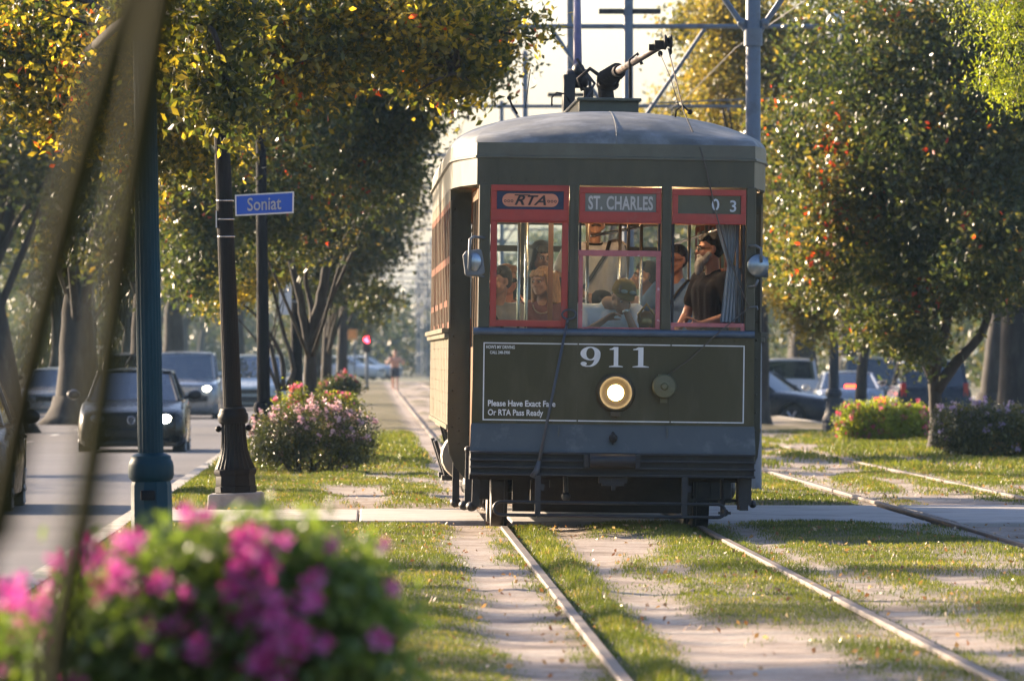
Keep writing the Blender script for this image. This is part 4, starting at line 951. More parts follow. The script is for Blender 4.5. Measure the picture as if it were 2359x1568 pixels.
def lawnmat():
    m,nt,out=newmat('lawn_and_sandy_soil'); L=nt.links
    b=N(nt,'ShaderNodeBsdfPrincipled'); b.inputs['Roughness'].default_value=.95; b.inputs['Specular IOR Level'].default_value=.15
    at_=N(nt,'ShaderNodeAttribute',attribute_name='turf'); tc=N(nt,'ShaderNodeTexCoord'); 
    n1=N(nt,'ShaderNodeTexNoise',Scale=14.0,Detail=8.0,Roughness=.7); L.new(tc.outputs['Object'],n1.inputs['Vector'])
    n2=N(nt,'ShaderNodeTexNoise',Scale=1.1,Detail=6.0,Roughness=.7); L.new(tc.outputs['Object'],n2.inputs['Vector'])
    ad=N(nt,'ShaderNodeMath',operation='MULTIPLY_ADD'); ad.inputs[1].default_value=1.5; ad.inputs[2].default_value=-.75; L.new(n1.outputs['Fac'],ad.inputs[0])
    s_=N(nt,'ShaderNodeMath',operation='ADD'); L.new(ad.outputs[0],s_.inputs[0]); L.new(at_.outputs['Fac'],s_.inputs[1])
    mr=N(nt,'ShaderNodeMapRange'); mr.inputs['From Min'].default_value=-.05; mr.inputs['From Max'].default_value=1.15; L.new(s_.outputs[0],mr.inputs[0])
    soil=N(nt,'ShaderNodeValToRGB'); e=soil.color_ramp.elements; e[0].position=.3; e[0].color=(.17,.13,.10,1); e[1].position=.66; e[1].color=(.44,.40,.35,1); ne=e.new(.48); ne.color=(.36,.30,.26,1)
    L.new(n2.outputs['Fac'],soil.inputs[0])
    turf=N(nt,'ShaderNodeValToRGB'); e=turf.color_ramp.elements; e[0].position=.3; e[0].color=(.06,.06,.022,1); e[1].position=.7; e[1].color=(.15,.13,.05,1); L.new(n1.outputs['Fac'],turf.inputs[0])
    gv=N(nt,'ShaderNodeTexVoronoi',Scale=38.0); L.new(tc.outputs['Object'],gv.inputs['Vector']); gr_=N(nt,'ShaderNodeMapRange'); gr_.inputs['From Max'].default_value=.5; gr_.inputs['To Min'].default_value=.62; gr_.inputs['To Max'].default_value=1.12; L.new(gv.outputs['Distance'],gr_.inputs[0])
    sm=N(nt,'ShaderNodeVectorMath',operation='SCALE'); L.new(soil.outputs[0],sm.inputs[0]); L.new(gr_.outputs[0],sm.inputs['Scale'])
    mx=N(nt,'ShaderNodeMix',data_type='RGBA'); L.new(mr.outputs[0],mx.inputs[0]); L.new(sm.outputs[0],mx.inputs[6]); L.new(turf.outputs[0],mx.inputs[7]); L.new(mx.outputs[2],b.inputs['Base Color'])
    n3=N(nt,'ShaderNodeTexNoise',Scale=45.0,Detail=5.0,Roughness=.75); L.new(tc.outputs['Object'],n3.inputs['Vector'])
    bp=N(nt,'ShaderNodeBump',Strength=.8,Distance=.02); L.new(n3.outputs['Fac'],bp.inputs['Height']); L.new(bp.outputs[0],b.inputs['Normal'])
    L.new(b.outputs[0],out.inputs[0]); return m
lawn=npmesh('median_lawn',co,fa,4,lawnmat()); tag(lawn,kind='structure')
a_=lawn.data.attributes.new('turf','FLOAT','POINT'); a_.data.foreach_set('value',Gm.astype(np.float32).ravel())
# kerbs
kerbm=surf('kerb_concrete',(.33,.31,.28),.85,var=.25,vscale=5,bump=.3,dirt=(.14,.12,.10),dscale=2)
def strip_box(name,u0,u1,d0,d1,z0,z1,mat,n=40,**k):
    m=MB(); vs=[];fs=[]
    for i in range(n+1):
        d=d0+(d1-d0)*(i/n)
        for (u,z) in ((u0,z0),(u1,z0),(u1,z1),(u0,z1)): vs.append(Vector((GX(u,d),d,z)))
    for i in range(n):
        a=i*4;b=a+4
        for j in range(4): q=(j+1)%4; fs.append((a+j,a+q,b+q,b+j))
    fs.append((3,2,1,0)); fs.append((n*4,n*4+1,n*4+2,n*4+3))
    m.add(vs,fs); return tag(m.build(name,mat,fixn=True),kind='structure')
strip_box('kerb',-2.16,-2.02,8,420,-.3,.005,kerbm); strip_box('kerb',9.47,9.61,8,420,-.3,.005,kerbm)
strip_box('kerb',-10.6,-10.45,8,600,-.3,.02,kerbm); strip_box('kerb',17.6,17.75,8,600,-.3,.02,kerbm)
# roads
def roadmat():
    m,nt,out=newmat('worn_asphalt'); L=nt.links
    b=N(nt,'ShaderNodeBsdfPrincipled'); b.inputs['Roughness'].default_value=.62
    tc=N(nt,'ShaderNodeTexCoord'); n1=N(nt,'ShaderNodeTexNoise',Scale=30.0,Detail=8.0,Roughness=.8); L.new(tc.outputs['Object'],n1.inputs['Vector'])
    n2=N(nt,'ShaderNodeTexNoise',Scale=.35,Detail=5.0); L.new(tc.outputs['Object'],n2.inputs['Vector'])
    r=N(nt,'ShaderNodeValToRGB'); e=r.color_ramp.elements; e[0].position=.35; e[0].color=(.10,.095,.09,1); e[1].position=.7; e[1].color=(.21,.19,.175,1); 
    ad=N(nt,'ShaderNodeMath',operation='MULTIPLY_ADD'); ad.inputs[1].default_value=.6; L.new(n1.outputs['Fac'],ad.inputs[0]); sc_=N(nt,'ShaderNodeMath',operation='MULTIPLY'); sc_.inputs[1].default_value=.4; L.new(n2.outputs['Fac'],sc_.inputs[0]); L.new(sc_.outputs[0],ad.inputs[2])
    L.new(ad.outputs[0],r.inputs[0]); L.new(r.outputs[0],b.inputs['Base Color'])
    bp=N(nt,'ShaderNodeBump',Strength=.6,Distance=.01); L.new(n1.outputs['Fac'],bp.inputs['Height']); L.new(bp.outputs[0],b.inputs['Normal'])
    L.new(b.outputs[0],out.inputs[0]); return m
road=roadmat()
def sheet(name,u0,u1,d0,d1,z,mat,n=30):
    m=MB(); G=[[Vector((GX(u0,d),d,z)),Vector((GX(u1,d),d,z))] for d in [d0+(d1-d0)*i/n for i in range(n+1)]]
    m.grid([[g[0],g[1]] for g in G]); o=m.build(name,mat)
    bm=bmesh.new(); bm.from_mesh(o.data)
    for f in bm.faces:
        if f.normal.z<0: f.normal_flip()
    bm.to_mesh(o.data); bm.free()
    return tag(o,kind='structure')
sheet('road',-10.45,-2.16,5,600,-.15,road); sheet('road',9.61,17.6,5,600,-.15,road)
gm=surf('far_ground_turf',(.07,.08,.03),.95,var=.4,vscale=.6,bump=.3,bscale=8,dirt=(.22,.18,.13),dscale=.3,dlo=.5,dhi=.65)
m=MB(); m.add([Vector(v) for v in ((-900,-60,-.32),(900,-60,-.32),(900,2500,-.32),(-900,2500,-.32))],[(0,1,2,3)]); tag(m.build('ground',gm),kind='structure')
sheet('verge',-60,-10.6,5,600,0.0,gm); sheet('verge',17.75,70,5,600,0.0,gm)
conc=surf('pale_concrete_path',(.40,.38,.36),.8,var=.15,vscale=3,bump=.25,bscale=40,dirt=(.24,.21,.18),dscale=1.2,dlo=.5,dhi=.7)
sheet('pavement',-14.2,-12.4,5,600,.012,conc); sheet('pavement',19.6,21.2,5,600,.012,conc)
# lane marking
for k in range(14):
    d=60+k*12.; tag(sheet('lane_marking',-6.25,-6.13,d,d+3.,-.146,surf('road_paint',(.45,.44,.42),.7,var=.3,vscale=8) if k==0 else bpy.data.materials['road_paint'],n=2))
# crossing pavement (slabs across the median)
m=MB()
slab=lambda u0,u1,d0,d1,z=.0: m.bb(u0,u1,d0,d1,z-.12,z)
def shear(x,y,z): return (GX(x,y),y,z)
for k,(u0,u1,d0,d1) in enumerate(((-1.98,-.1,62.6,66.9),(-.09,.98,62.4,67.4),(1.19,2.57,62.2,68.6),(2.79,4.69,61.8,68.9),(4.92,6.27,61.9,69.0),(6.5,9.46,62.0,69.2))):
    m.bb(u0,u1,d0,d1,-.13,.006)
cr=m.build('crossing_pavement',conc,warp=shear,bevel=.015); tag(cr,kind='structure')
# rails
railm=surf('worn_steel_rail',(.13,.105,.09),.7,metal=.0,var=.4,vscale=3,dirt=(.22,.14,.09),dscale=5,dlo=.55,stretch=(1,.2,1))
raild=surf('rusty_rail_web',(.10,.07,.05),.8,var=.3)
for i,r_ in enumerate(RL):
    m=MB(); vs=[];fs=[]
    prof=[(-.029,.018),(-.024,.026),(.024,.026),(.029,.018),(.029,.0),(.012,-.01),(.012,-.08),(-.012,-.08),(-.012,-.01),(-.029,.0)]
    dl=[8+k*2 for k in range(200)]
    for d in dl:
        for (u,z) in prof: vs.append(Vector((GX(r_+u,d),d,z-.004)))
    n=len(prof)
    for k in range(len(dl)-1):
        for j in range(n): q=(j+1)%n; fs.append((k*n+j,(k+1)*n+j,(k+1)*n+q,k*n+q))
    m.add(vs,fs); o=m.build('tram_rail',railm,fixn=True); 
    tag(o,['leftmost steel rail, running under the left wheels of the streetcar','steel rail running under the right wheels of the streetcar','left rail of the empty second track beside the streetcar','right rail of the empty second track, rightmost rail in the photo'][i],'rail','steel tram rails set in the lawn')
# ---------------- lamp posts ----------------
def postm(name,c,dirt,rough=.4): return surf(name,c,rough,spec=.15,var=.3,vscale=6,bump=.15,bscale=30,dirt=dirt,dscale=3,dlo=.52,dhi=.7,stretch=(1,1,.25))
def lamp_post(label,u_px,d,mat,z0=0.0,lean=(0,0),s=1.0,plinth=True,H=7.0,body_lo=False,name='street_lamp'):
    base=atg(u_px,d,z0)
    root=empty(name,mat=Matrix.Translation(base)@Matrix.Rotation(R(lean[0]),4,'Y')@Matrix.Rotation(R(lean[1]),4,'X'),label=label,cat='street lamp',group='fluted lamp posts along the median')
    if plinth:
        m=MB(); m.box((0,0,-.02),(.56*s,.56*s,.28),taper=.9); m.build('plinth',conc,root,bevel=.02)
    p0=.12 if plinth else 0
    m=MB()
    m.lathe([(r*s,z+p0) for r,z in ((.185,0),(.195,.01),(.195,.06),(.182,.065),(.188,.08),(.182,.16),(.19,.17),(.198,.19),(.198,.215),(.185,.225))],8 if True else 24,root and None)
    m.build('base',mat,root,smooth=True,angle=30)
    m=MB(); m.lathe([(r*s,z+p0) for r,z in ((.188,.225),(.175,.26),(.15,.32),(.128,.40),(.118,.50),(.113,.62),(.112,.64))],48,None,flute=lambda z:.07)
    m.build('bell',mat,root,smooth=True,angle=50)
    m=MB(); m.lathe([(r*s,z+p0) for r,z in ((.112,.64),(.135,.66),(.142,.69),(.142,.73),(.128,.75),(.128,.76),(.118,.785),(.09,.80))],28)
    for a in (0,PI): m.ell((.14*s*math.cos(a),.0,.60+p0),(.03,.03,.03))
    m.build('collar',mat,root,smooth=True,angle=35)
    m=MB(); n=14; m.lathe([((.088-(.088-.050)*(i/n))*s,.80+p0+(H-.8-p0)*i/n) for i in range(n+1)],48,None,flute=lambda z:.06)
    m.build('shaft',mat,root,smooth=True,angle=50)
    m=MB(); m.lathe([(.05*s,H),(.09*s,H+.03),(.09*s,H+.08),(.05*s,H+.12),(.05*s,H+.2)],20); m.build('capital',mat,root,smooth=True,angle=35)
    m=MB(); m.lathe([(.06,H+.2),(.16,H+.32),(.19,H+.5),(.15,H+.68),(.05,H+.76)],20); m.build('lamp_globe',surf('frosted_globe',(.7,.7,.66),.3) if 'frosted_globe' not in bpy.data.materials else bpy.data.materials['frosted_globe'],root,smooth=True)
    return root
blackp=postm('black_painted_iron',(.006,.006,.008),(.016,.014,.014),.5); tealp=postm('teal_painted_iron',(.005,.036,.05),(.03,.014,.011),.42)
lp1=lamp_post('black fluted lamp post carrying the blue street name sign',545,69.0,blackp,z0=.0,lean=(-2.3,0))
# teal post near
def teal_post():
    d=46.; zt=lambda py: CAMH-(py-822)*d/F
    base=atg(352,d,0); root=empty('street_lamp',mat=Matrix.Translation(base)@Matrix.Rotation(R(-.9),4,'Y'),label='blurred teal fluted lamp post with peeling paint behind the pink azalea',cat='street lamp',group='fluted lamp posts along the median')
    k=d/F
    m=MB(); m.box((0,0,-.03),(.5,.5,.16),taper=.95); m.build('plinth',conc,root,bevel=.02)
    m=MB(); m.lathe([(.16,.05),(.165,.12),(.145,.16),(48.5*k,.20),(47*k,zt(1118)),(44*k,zt(1108))],20,flute=lambda z:.05); 
    m.build('base',tealp,root,smooth=True,angle=30)
    m=MB(); m.lathe([(44*k,zt(1108)),(50*k,zt(1102)),(52.5*k,zt(1095)),(52.5*k,zt(1072)),(50*k,zt(1062)),(47*k,zt(1058)),(46*k,zt(1050)),(36*k,zt(1044)),(30*k,zt(1042))],32); m.build('collar',tealp,root,smooth=True,angle=35)
    m=MB(); n=12; z0=zt(1042); m.lathe([((29.5-8*i/n)*k,z0+(6.8-z0)*i/n) for i in range(n+1)],40,flute=lambda z:.08); m.build('shaft',tealp,root,smooth=True,angle=50)
    m=MB(); m.bb(-.06,.03,-.15,-.12,zt(1150),zt(1128)); m.build('access_box',blackp,root,bevel=.005)
    m=MB(); m.lathe([(.06,6.8),(.1,6.83),(.1,6.9),(.05,6.95)],20); m.lathe([(.06,6.95),(.16,7.1),(.19,7.3),(.15,7.5),(.05,7.56)],20); m.build('lamp_globe',bpy.data.materials['frosted_globe'],root,smooth=True)
teal_post()
lamp_post('dark lamp post standing just behind the pink flowering bush left of the forked tree',609,98.,blackp,lean=(-.6,0),plinth=False)
lp4=lamp_post('dark lamp post with white sign plates behind the forked median tree',684,122.,blackp,lean=(-.3,0),plinth=False,s=1.15)
lamp_post('dark lamp post on the right of the median beside the yellow green azalea',1920,137.,postm('slate_post_paint',(.05,.06,.075),(.08,.07,.07)),lean=(.3,0),plinth=False,s=1.1)
# street name sign on first post
blue=surf('blue_sign_enamel',(.02,.10,.52),.3,var=.05); 
S1=69.0/F
def sgn(px,py): return (px,py)
sgp=at(545,1160,69.)
root=empty('street_name_sign',(0,0,0),label='blue Soniat street name sign strapped to the black lamp post',cat='street sign')
a=at(541,449,68.9); b=at(677,441,68.7); c=at(676,491,68.7); e_=at(542,498,68.9)
def quadbox(mb,p,th=.006,mi=0):
    n=(p[1]-p[0]).cross(p[2]-p[0]).normalized()*th
    if n.y<0: n=-n
    vs=list(p)+[q+n for q in p]; mb.add(vs,[(0,1,2,3),(7,6,5,4),(0,4,5,1),(1,5,6,2),(2,6,7,3),(3,7,4,0)],mi)
m=MB(); quadbox(m,[e_,c,b,a]); m.build('sign_blade',MT['white'],root,fixn=True)
def lerp2(s_,t): return (e_*(1-s_)+c*s_)*(1-t)+(a*(1-s_)+b*s_)*t+Vector((0,-.004,0))
m=MB(); quadbox(m,[lerp2(.025,.07),lerp2(.975,.07),lerp2(.975,.93),lerp2(.025,.93)],.003); sf=m.build('sign_face',blue,root,fixn=True)
m=MB(); t=MB(); text_mesh(t,"Soniat",Matrix.Identity(4),1.0,bold=.012,depth=.001)
xs=[v[0] for v in t.v]; x0=min(xs); W=max(xs)-x0
m.add([lerp2(.21+.58*(v[0]-x0)/W,.22+v[2]*.80/.73*.78)+Vector((0,-.003,0)) for v in t.v],t.f); m.build('sign_lettering',MT['white'],sf)
for py,px in ((462,518),(505,520),(545,521)):
    m=MB(); m.lathe([(.079,-.006),(.082,-.005),(.082,.005),(.079,.006)],24,Matrix.Translation(at(px,py,69.)),cap=False)
    m.build('steel_strap',MT['steel'],root,smooth=True)
m=MB(); q=at(499,505,69.05); m.box((q.x,q.y+.12,q.z),(.01,.42,.16)); m.build('side_blade',MT['white'],root)
# white plates on post 4
for (px,y0,y1,dd) in ((657,650,725,100),):
    r_=empty('regulatory_sign',(0,0,0),label='small white sign plate seen from the back between the dark posts',cat='sign')
    m=MB(); a0=at(px-14,y1,121.5); a1=at(px+14,y0,121.5); m.bb(a0.x,a1.x,121.5,121.51,a0.z,a1.z); m.build('sign_plate',MT['white'],r_)
    m=MB(); m.bb(a1.x-.02,a1.x+.14,121.52,121.55,a0.z+.2,a0.z+.24); m.build('bracket',MT['bracket'],r_)
# ---------------- catenary poles ----------------
polem=surf('blue_grey_pole_paint',(.13,.17,.22),.5,var=.15,vscale=4,dirt=(.09,.10,.12),dscale=4)
def cpole(d,label,r=.088,arm=True,px=None,first=False):
    u=3.93; base=atg(px,d) if px else Vector((GX(u,d),d,0))
    root=empty('overhead_wire_pole',base,label=label,cat='utility pole',group='steel poles between the two tracks')
    m=MB(); m.lathe([(r*1.05,-.1),(r*1.05,1.5),(r,1.52),(r,3.4),(r*1.06,3.42),(r*1.06,3.46),(r*.92,3.48),(r*.85,9.0),(.02,9.05)],20); m.lathe([(r*1.15,4.62),(r*1.15,4.8)],16); m.build('pole_shaft',polem,root,smooth=True,angle=35)
    for sg in (-1,1):
        m=MB(); m.tube([(sg*.02,0,4.70),(sg*1.16,0,6.38)],.032,8); m.ell((sg*.12,0,4.86),(.05,.05,.05)); m.build('brace',polem,root,smooth=True,angle=40)
    m=MB(); m.tube([(-3.46,0,6.43),(3.46,0,6.43)],.038,10)
    for x in (-3.2,-2.05,2.05,3.2,-1.16,1.16): m.box((x,0,6.40),(.05,.05,.12))
    m.build('cross_arm',polem,root,smooth=True,angle=40)
    m=MB(); m.bb(-.45,.50,-.04,.04,6.62,6.70); m.build('signal_arm',MT['darkmetal'],root,bevel=.01)
    for x in (-2.05,2.05):
        m=MB(); m.tube([(x,0,6.35),(x,0,6.12)],.01,6); m.ell((x,0,6.2),(.035,.035,.06)); m.build('insulator',MT['darkmetal'],root,smooth=True)
    return root
cpole(77.,'thick steel wire pole directly behind the right side of the streetcar',px=1735,r=.085)
cpole(113.,'second steel wire pole, its wide cross arm visible above the streetcar roof',px=1447)
cpole(149.,'third steel wire pole, standing just left of the raised trolley pole',px=1313)
cpole(185.,'fourth steel wire pole, thin against the sky left of the streetcar roof',px=1209)
for k in range(12):
    d=221+36*k; cpole(d,'far grey wire pole of the hazy row running down the middle of the tracks',r=.085)
# short tube arm near pole 2
for (u0,u1) in ((1.88,1.88),(5.59,5.59)):
    m=MB()
    ps=[]
    for k in range(17):
        d=41+36*k
        ps.append(Vector((GX(u0,d),d,6.10)))
        if k<16: ps.append(Vector((GX(u0,d+18),d+18,5.96)))
    m.tube(ps,.008,5); o=m.build('overhead_wire',MT['darkmetal']); tag(o,'thin trolley wire hung above the streetcar track' if u0<3 else 'thin trolley wire hung above the empty second track','wire','trolley wires')
# guy wires
m=MB(); m.tube([at(1496,238,113.),at(1890,222,113.)],.012,5); o=m.build('span_wire',polem); tag(o,'short grey span rod crossing behind the right wire pole','wire')
# far sign & signal
r_=empty('traffic_signal',atg(845,300),label='distant traffic signal showing a red light over the far road',cat='traffic light')
k=300/F
m=MB(); m.tube([(0,.2,0),(0,.2,CAMH+60*k)],.07,8); m.build('signal_post',polem,r_,smooth=True)
m=MB(); m.bb(-.18,.18,-.05,.15,CAMH+10*k,CAMH+62*k); m.build('signal_head',MT['black'],r_,bevel=.03)
m=MB(); m.lathe([(.12,0),(.11,.02)],16,Matrix.Translation((0,-.07,CAMH+40*k))@Matrix.Rotation(PI/2,4,'X')); m.build('red_light',emit('red_signal_glow',(1,.02,.04),14),r_)
r_=empty('road_sign',atg(803,260),label='faded orange rectangular road sign in the distance below the median trees',cat='sign'); k=260/F
m=MB(); m.bb(-20*k,20*k,0,.02,CAMH+40*k,CAMH+64*k); m.build('sign_plate',surf('orange_sign',(.75,.30,.08),.5),r_)
for s_ in (-1,1):
    m=MB(); m.tube([(s_*14*k,.05,0),(s_*14*k,.05,CAMH+60*k)],.03,8); m.build('leg',polem,r_)
# ================= VEHICLES =================
def paint(name,c,metal=.0,rough=.25):
    return surf(name,c,rough,metal=metal,var=.08,vscale=3,coat=(.8 if c[0]>.1 else .25),spec=(.5 if c[0]>.1 else .25),dirt=[x*.8+.012 for x in c],dscale=2,dlo=.5,dhi=.8)
tyre=MT['black']; rimm=surf('alloy_rim',(.42,.42,.43),.35,metal=.7,var=.2,vscale=9)
blk=surf('black_plastic_trim',(.018,.018,.02),.5,var=.2)
seatm=surf('grey_car_seat',(.09,.09,.095),.8,var=.2)
chrome=surf('chrome_trim',(.6,.6,.62),.15,metal=1,var=.05)
L_ON=emit('bright_headlamp_glow',(1,.93,.72),8); L_RED=emit('brake_lamp_glow',(1,.05,.015),3.2)
L_OFF=surf('clear_lamp_lens',(.45,.46,.46),.12,metal=.5,var=.2,vscale=20,coat=1); L_AMB=surf('amber_lamp',(.55,.16,.03),.2,var=.1); L_DR=surf('red_lamp_lens',(.38,.012,.01),.2,var=.1,coat=1)
KINDS={
 'sedan':dict(L=4.4,W=1.74,H=1.43,belt=.93,hood=.90,nose=.74,deck=1.0,tail=.80,y=(-2.2,-.85,-.35,1.05,1.65,2.2),wb=(-1.35,1.22),rt=.62,wr=.31,gw=.90),
 'suv':dict(L=4.8,W=1.88,H=1.78,belt=1.12,hood=1.05,nose=.92,deck=1.1,tail=1.05,y=(-2.4,-1.15,-.65,2.1,2.32,2.4),wb=(-1.5,1.45),rt=.66,wr=.36,gw=.92),
 'pickup':dict(L=5.4,W=1.92,H=1.75,belt=1.12,hood=1.06,nose=.95,deck=1.08,tail=1.06,y=(-2.7,-1.25,-.8,.55,.75,2.7),wb=(-1.75,1.7),rt=.68,wr=.37,gw=.90),
 'minivan':dict(L=4.7,W=1.85,H=1.70,belt=1.05,hood=.98,nose=.78,deck=1.05,tail=1.0,y=(-2.35,-1.35,-.55,2.0,2.25,2.35),wb=(-1.45,1.45),rt=.66,wr=.33,gw=.92)}
VEH={}
def vehicle(kind,label,px,d,z,heading,col,cat='car',group=None,lit=None,brake=False,emblem=False,glass=None,metal=.0,lod=False,third=False,plate=True,name='parked_car'):
    K=KINDS[kind]; W=K['W']; H=K['H']; y0,yw0,yw1,yr1,yr0,y5=K['y']
    root=empty(name,mat=Matrix.Translation(atg(px,d,z))@Matrix.Rotation(R(heading),4,'Z'),label=label,cat=cat,group=group)
    pm=paint(name+'_paint',col,metal)
    glass=glass or MT['carglass']
    # lower body loft
    st=[]  # y, halfw, zlo, zhi
    def add(y,w,lo,hi): st.append((y,w*W/2,lo,hi))
    add(y0,.80,.34,K['nose']-.10); add(y0+.04,.88,.26,K['nose']-.02); add(y0+.16,.955,.21,K['nose']+.02); add(y0+.45,.99,.19,K['nose']+(K['hood']-K['nose'])*.45); add(y0+.9,1.0,.18,K['hood']-.02)
    add(yw0,1.0,.18,K['hood']+.03); add(0,1.0,.18,K['belt']); add(yr1,1.0,.18,K['belt']+.02); add(yr0,.99,.19,K['deck']); 
    if y5-yr0>.3: add(y5-.3,.97,.21,K['deck']-.02)
    add(y5-.08,.93,.26,K['tail']+.05 if y5-yr0>.3 else K['deck']); add(y5,.85,.33,K['tail']-.04)
    m=MB(); G=[]
    for (y,w,lo,hi) in st:
        row=[]; c=min(.16,(hi-lo)*.35); b=.06; tw=.93
        mid=lo+(hi-lo)*.55
        pts=[(-w+.09,lo),(w-.09,lo),(w-.02,lo+.06),(w,mid-.12),(w,mid+.05),(w*.985,hi-c),(w*.955,hi-c*.35),(w*.88,hi-.012),(w*.45,hi+.018),(0,hi+.03)]
        pts=pts+[(-x,zz) for x,zz in pts[2:-1]][::-1]
        G.append([Vector((x,y,zz)) for x,zz in pts])
    m.grid(G,0,closeu=True); n=len(G[0])
    m.f.append(tuple(range(n))); m.m.append(0); m.f.append(tuple((len(G)-1)*n+k for k in range(n))[::-1]); m.m.append(0)
    body=m.build('body',pm,root,fixn=True,smooth=True,angle=42)
    wr=K['wr']
    if not lod:
        cut=MB()
        for wy in K['wb']: cut.lathe([(wr+.055,-W/2-.1),(wr+.055,-W/2+.30)],28,Matrix.Translation((0,wy,wr+.01))@Matrix.Rotation(PI/2,4,'Y')); cut.lathe([(wr+.055,W/2-.30),(wr+.055,W/2+.1)],28,Matrix.Translation((0,wy,wr+.01))@Matrix.Rotation(PI/2,4,'Y'))
        co_=cut.build('cut',blk,root,fixn=True); b=body.modifiers.new('b','BOOLEAN'); b.object=co_; b.operation='DIFFERENCE'; b.solver='EXACT'
        bake(body); body.data.polygons.foreach_set('use_smooth',[True]*len(body.data.polygons)); body.data.set_sharp_from_angle(angle=R(42)); bpy.data.objects.remove(co_)
    # wheels
    for wy in K['wb']:
        for s_ in (-1,1):
            w_=MB(); Mw=Matrix.Translation((s_*(W/2-.115),wy,wr))@Matrix.Rotation(PI/2,4,'Y')
            w_.lathe([(wr*.62,-.10),(wr*.9,-.105),(wr*.985,-.08),(wr,-.04),(wr,.04),(wr*.985,.08),(wr*.9,.105),(wr*.62,.10)],28,Mw); wo=w_.build('wheel',tyre,root,smooth=True,angle=40)
            if not lod:
                w_=MB(); w_.lathe([(wr*.66,s_*.085),(wr*.64,s_*.10),(wr*.58,s_*.07),(wr*.2,s_*.075),(wr*.14,s_*.095),(.01,s_*.10)],28,Mw,cap=False)
                for q in range(5):
                    a=q*2*PI/5; w_.tube([Mw@Vector((wr*.15*math.cos(a),wr*.15*math.sin(a),s_*.092)),Mw@Vector((wr*.62*math.cos(a),wr*.62*math.sin(a),s_*.10))],.028,6)
                w_.build('rim',rimm,wo,smooth=True,angle=40)
    # greenhouse
    gb=K['belt']; gw=K['gw']*W/2; rw=gw-.17 if kind=='sedan' else gw-.10
    zr=H-.055
    A={}
    for s_ in (-1,1):
        A[('wb',s_)]=Vector((s_*gw*.93,yw0,K['hood']+.02)); A[('wt',s_)]=Vector((s_*rw*.94,yw0+(yw1-yw0)*1.35,zr)); A[('rt',s_)]=Vector((s_*rw*.94,yr1-(.12 if kind=='sedan' else .0),zr)); A[('rb',s_)]=Vector((s_*gw*.93,yr0,K['deck']-.0)); A[('bm',s_)]=Vector((s_*gw,(yw0+yr0)/2,gb)); A[('tm',s_)]=Vector((s_*rw,(A[('wt',s_)].y+A[('rt',s_)].y)/2,zr+.01)); A[('b1',s_)]=Vector((s_*gw,yw0+.25,gb)); A[('b2',s_)]=Vector((s_*gw,yr0-.2,gb))
    m=MB()
    for s_ in (-1,1):
        for ka,kb,r_ in (('wb','wt',.035),('bm','tm',.035),('rt','rb',.05)): m.tube([A[(ka,s_)],A[(kb,s_)]],r_,6,flat=.8)
        m.tube([A[('wt',s_)],A[('tm',s_)],A[('rt',s_)]],.035,6); m.tube([A[('wb',s_)],A[('b1',s_)],A[('bm',s_)],A[('b2',s_)],A[('rb',s_)]],.03,6)
    m.tube([A[('wt',-1)],A[('wt',1)]],.035,6); m.tube([A[('rt',-1)],A[('rt',1)]],.035,6)
    m.build('pillars',pm,root,smooth=True,angle=50)
    m=MB(); G=[]
    ya,yb=A[('wt',1)].y,A[('rt',1)].y
    for i in range(9):
        t=i/8; y=ya+(yb-ya)*t; zz=zr+.02+.035*math.sin(PI*t)
        G.append([Vector((rw*q,y,zz+.03*(1-q*q)-.02*abs(q)**6)) for q in [-1+2*j/10 for j in range(11)]])
    m.grid([list(reversed(g)) for g in G]); m.grid([[p-Vector((0,0,.04)) for p in g] for g in G]); m.build('roof',pm,root,smooth=True,angle=50)
    def pane(nm,cs,n=6,bow_=(0,0,0)):
        m=MB(); a,b,c,d_=cs; G=[]
        for i in range(n+1):
            s_=i/n; G.append([ (a*(1-s_)+b*s_)*(1-t)+(d_*(1-s_)+c*s_)*t+Vector(bow_)*(4*s_*(1-s_)) for t in (0,.5,1)])
        m.grid(G); m.build(nm,glass,root,smooth=True)
    pane('windscreen',(A[('wb',-1)],A[('wb',1)],A[('wt',1)],A[('wt',-1)]),8,(0,-.05,.0))
    pane('rear_window',(A[('rb',1)],A[('rb',-1)],A[('rt',-1)],A[('rt',1)]),8,(0,.04,0))
    for s_ in (-1,1): pane('side_window',(A[('wb',s_)],A[('bm',s_)],A[('tm',s_)],A[('wt',s_)]),2); pane('side_window',(A[('bm',s_)],A[('rb',s_)],A[('rt',s_)],A[('tm',s_)]),2)
    # seats
    if not lod:
        for s_ in (-1,1):
            m=MB(); m.box((s_*.36,yw1+.75,gb-.05),(.50,.16,.60),rot=(R(-12),0,0)); m.box((s_*.36,yw1+.86,gb+.30 if kind!='sedan' else gb+.27),(.26,.10,.18)); m.build('front_seat',seatm,root,bevel=.04)
        m=MB(); m.tube([Vector((.36+.18*math.cos(a),yw1+.25+.05*math.sin(a),gb+.02+.17*math.sin(a))) for a in [i*PI/8 for i in range(17)]],.015,6,cap=False); m.build('steering_wheel',blk,root,smooth=True)
    # front
    nz=K['nose']
    m=MB(); fy=y0-.015
    m.bb(-.42,.42,fy,fy+.1,nz-.20,nz-.06); 
    for q in range(4): m.bb(-.41,.41,fy-.012,fy,nz-.19+q*.035,nz-.178+q*.035)
    gr=m.build('grille',blk if kind in('sedan','minivan') else (chrome if col[0]>.2 else blk),root,bevel=.004)
    m=MB(); m.box((0,y0+.03,nz-.34),(W*.93,.22,.17),nx=6); m.box((0,y0+.04,.24),(W*.86,.2,.10),nx=4)
    bend=lambda x,y,zz:(x,y+(.22*(abs(x)/(W/2))**3 if y<0 else -.16*(abs(x)/(W/2))**3),zz)
    m.build('front_bumper',pm if kind=='sedan' else blk,root,bevel=.03,warp=bend)
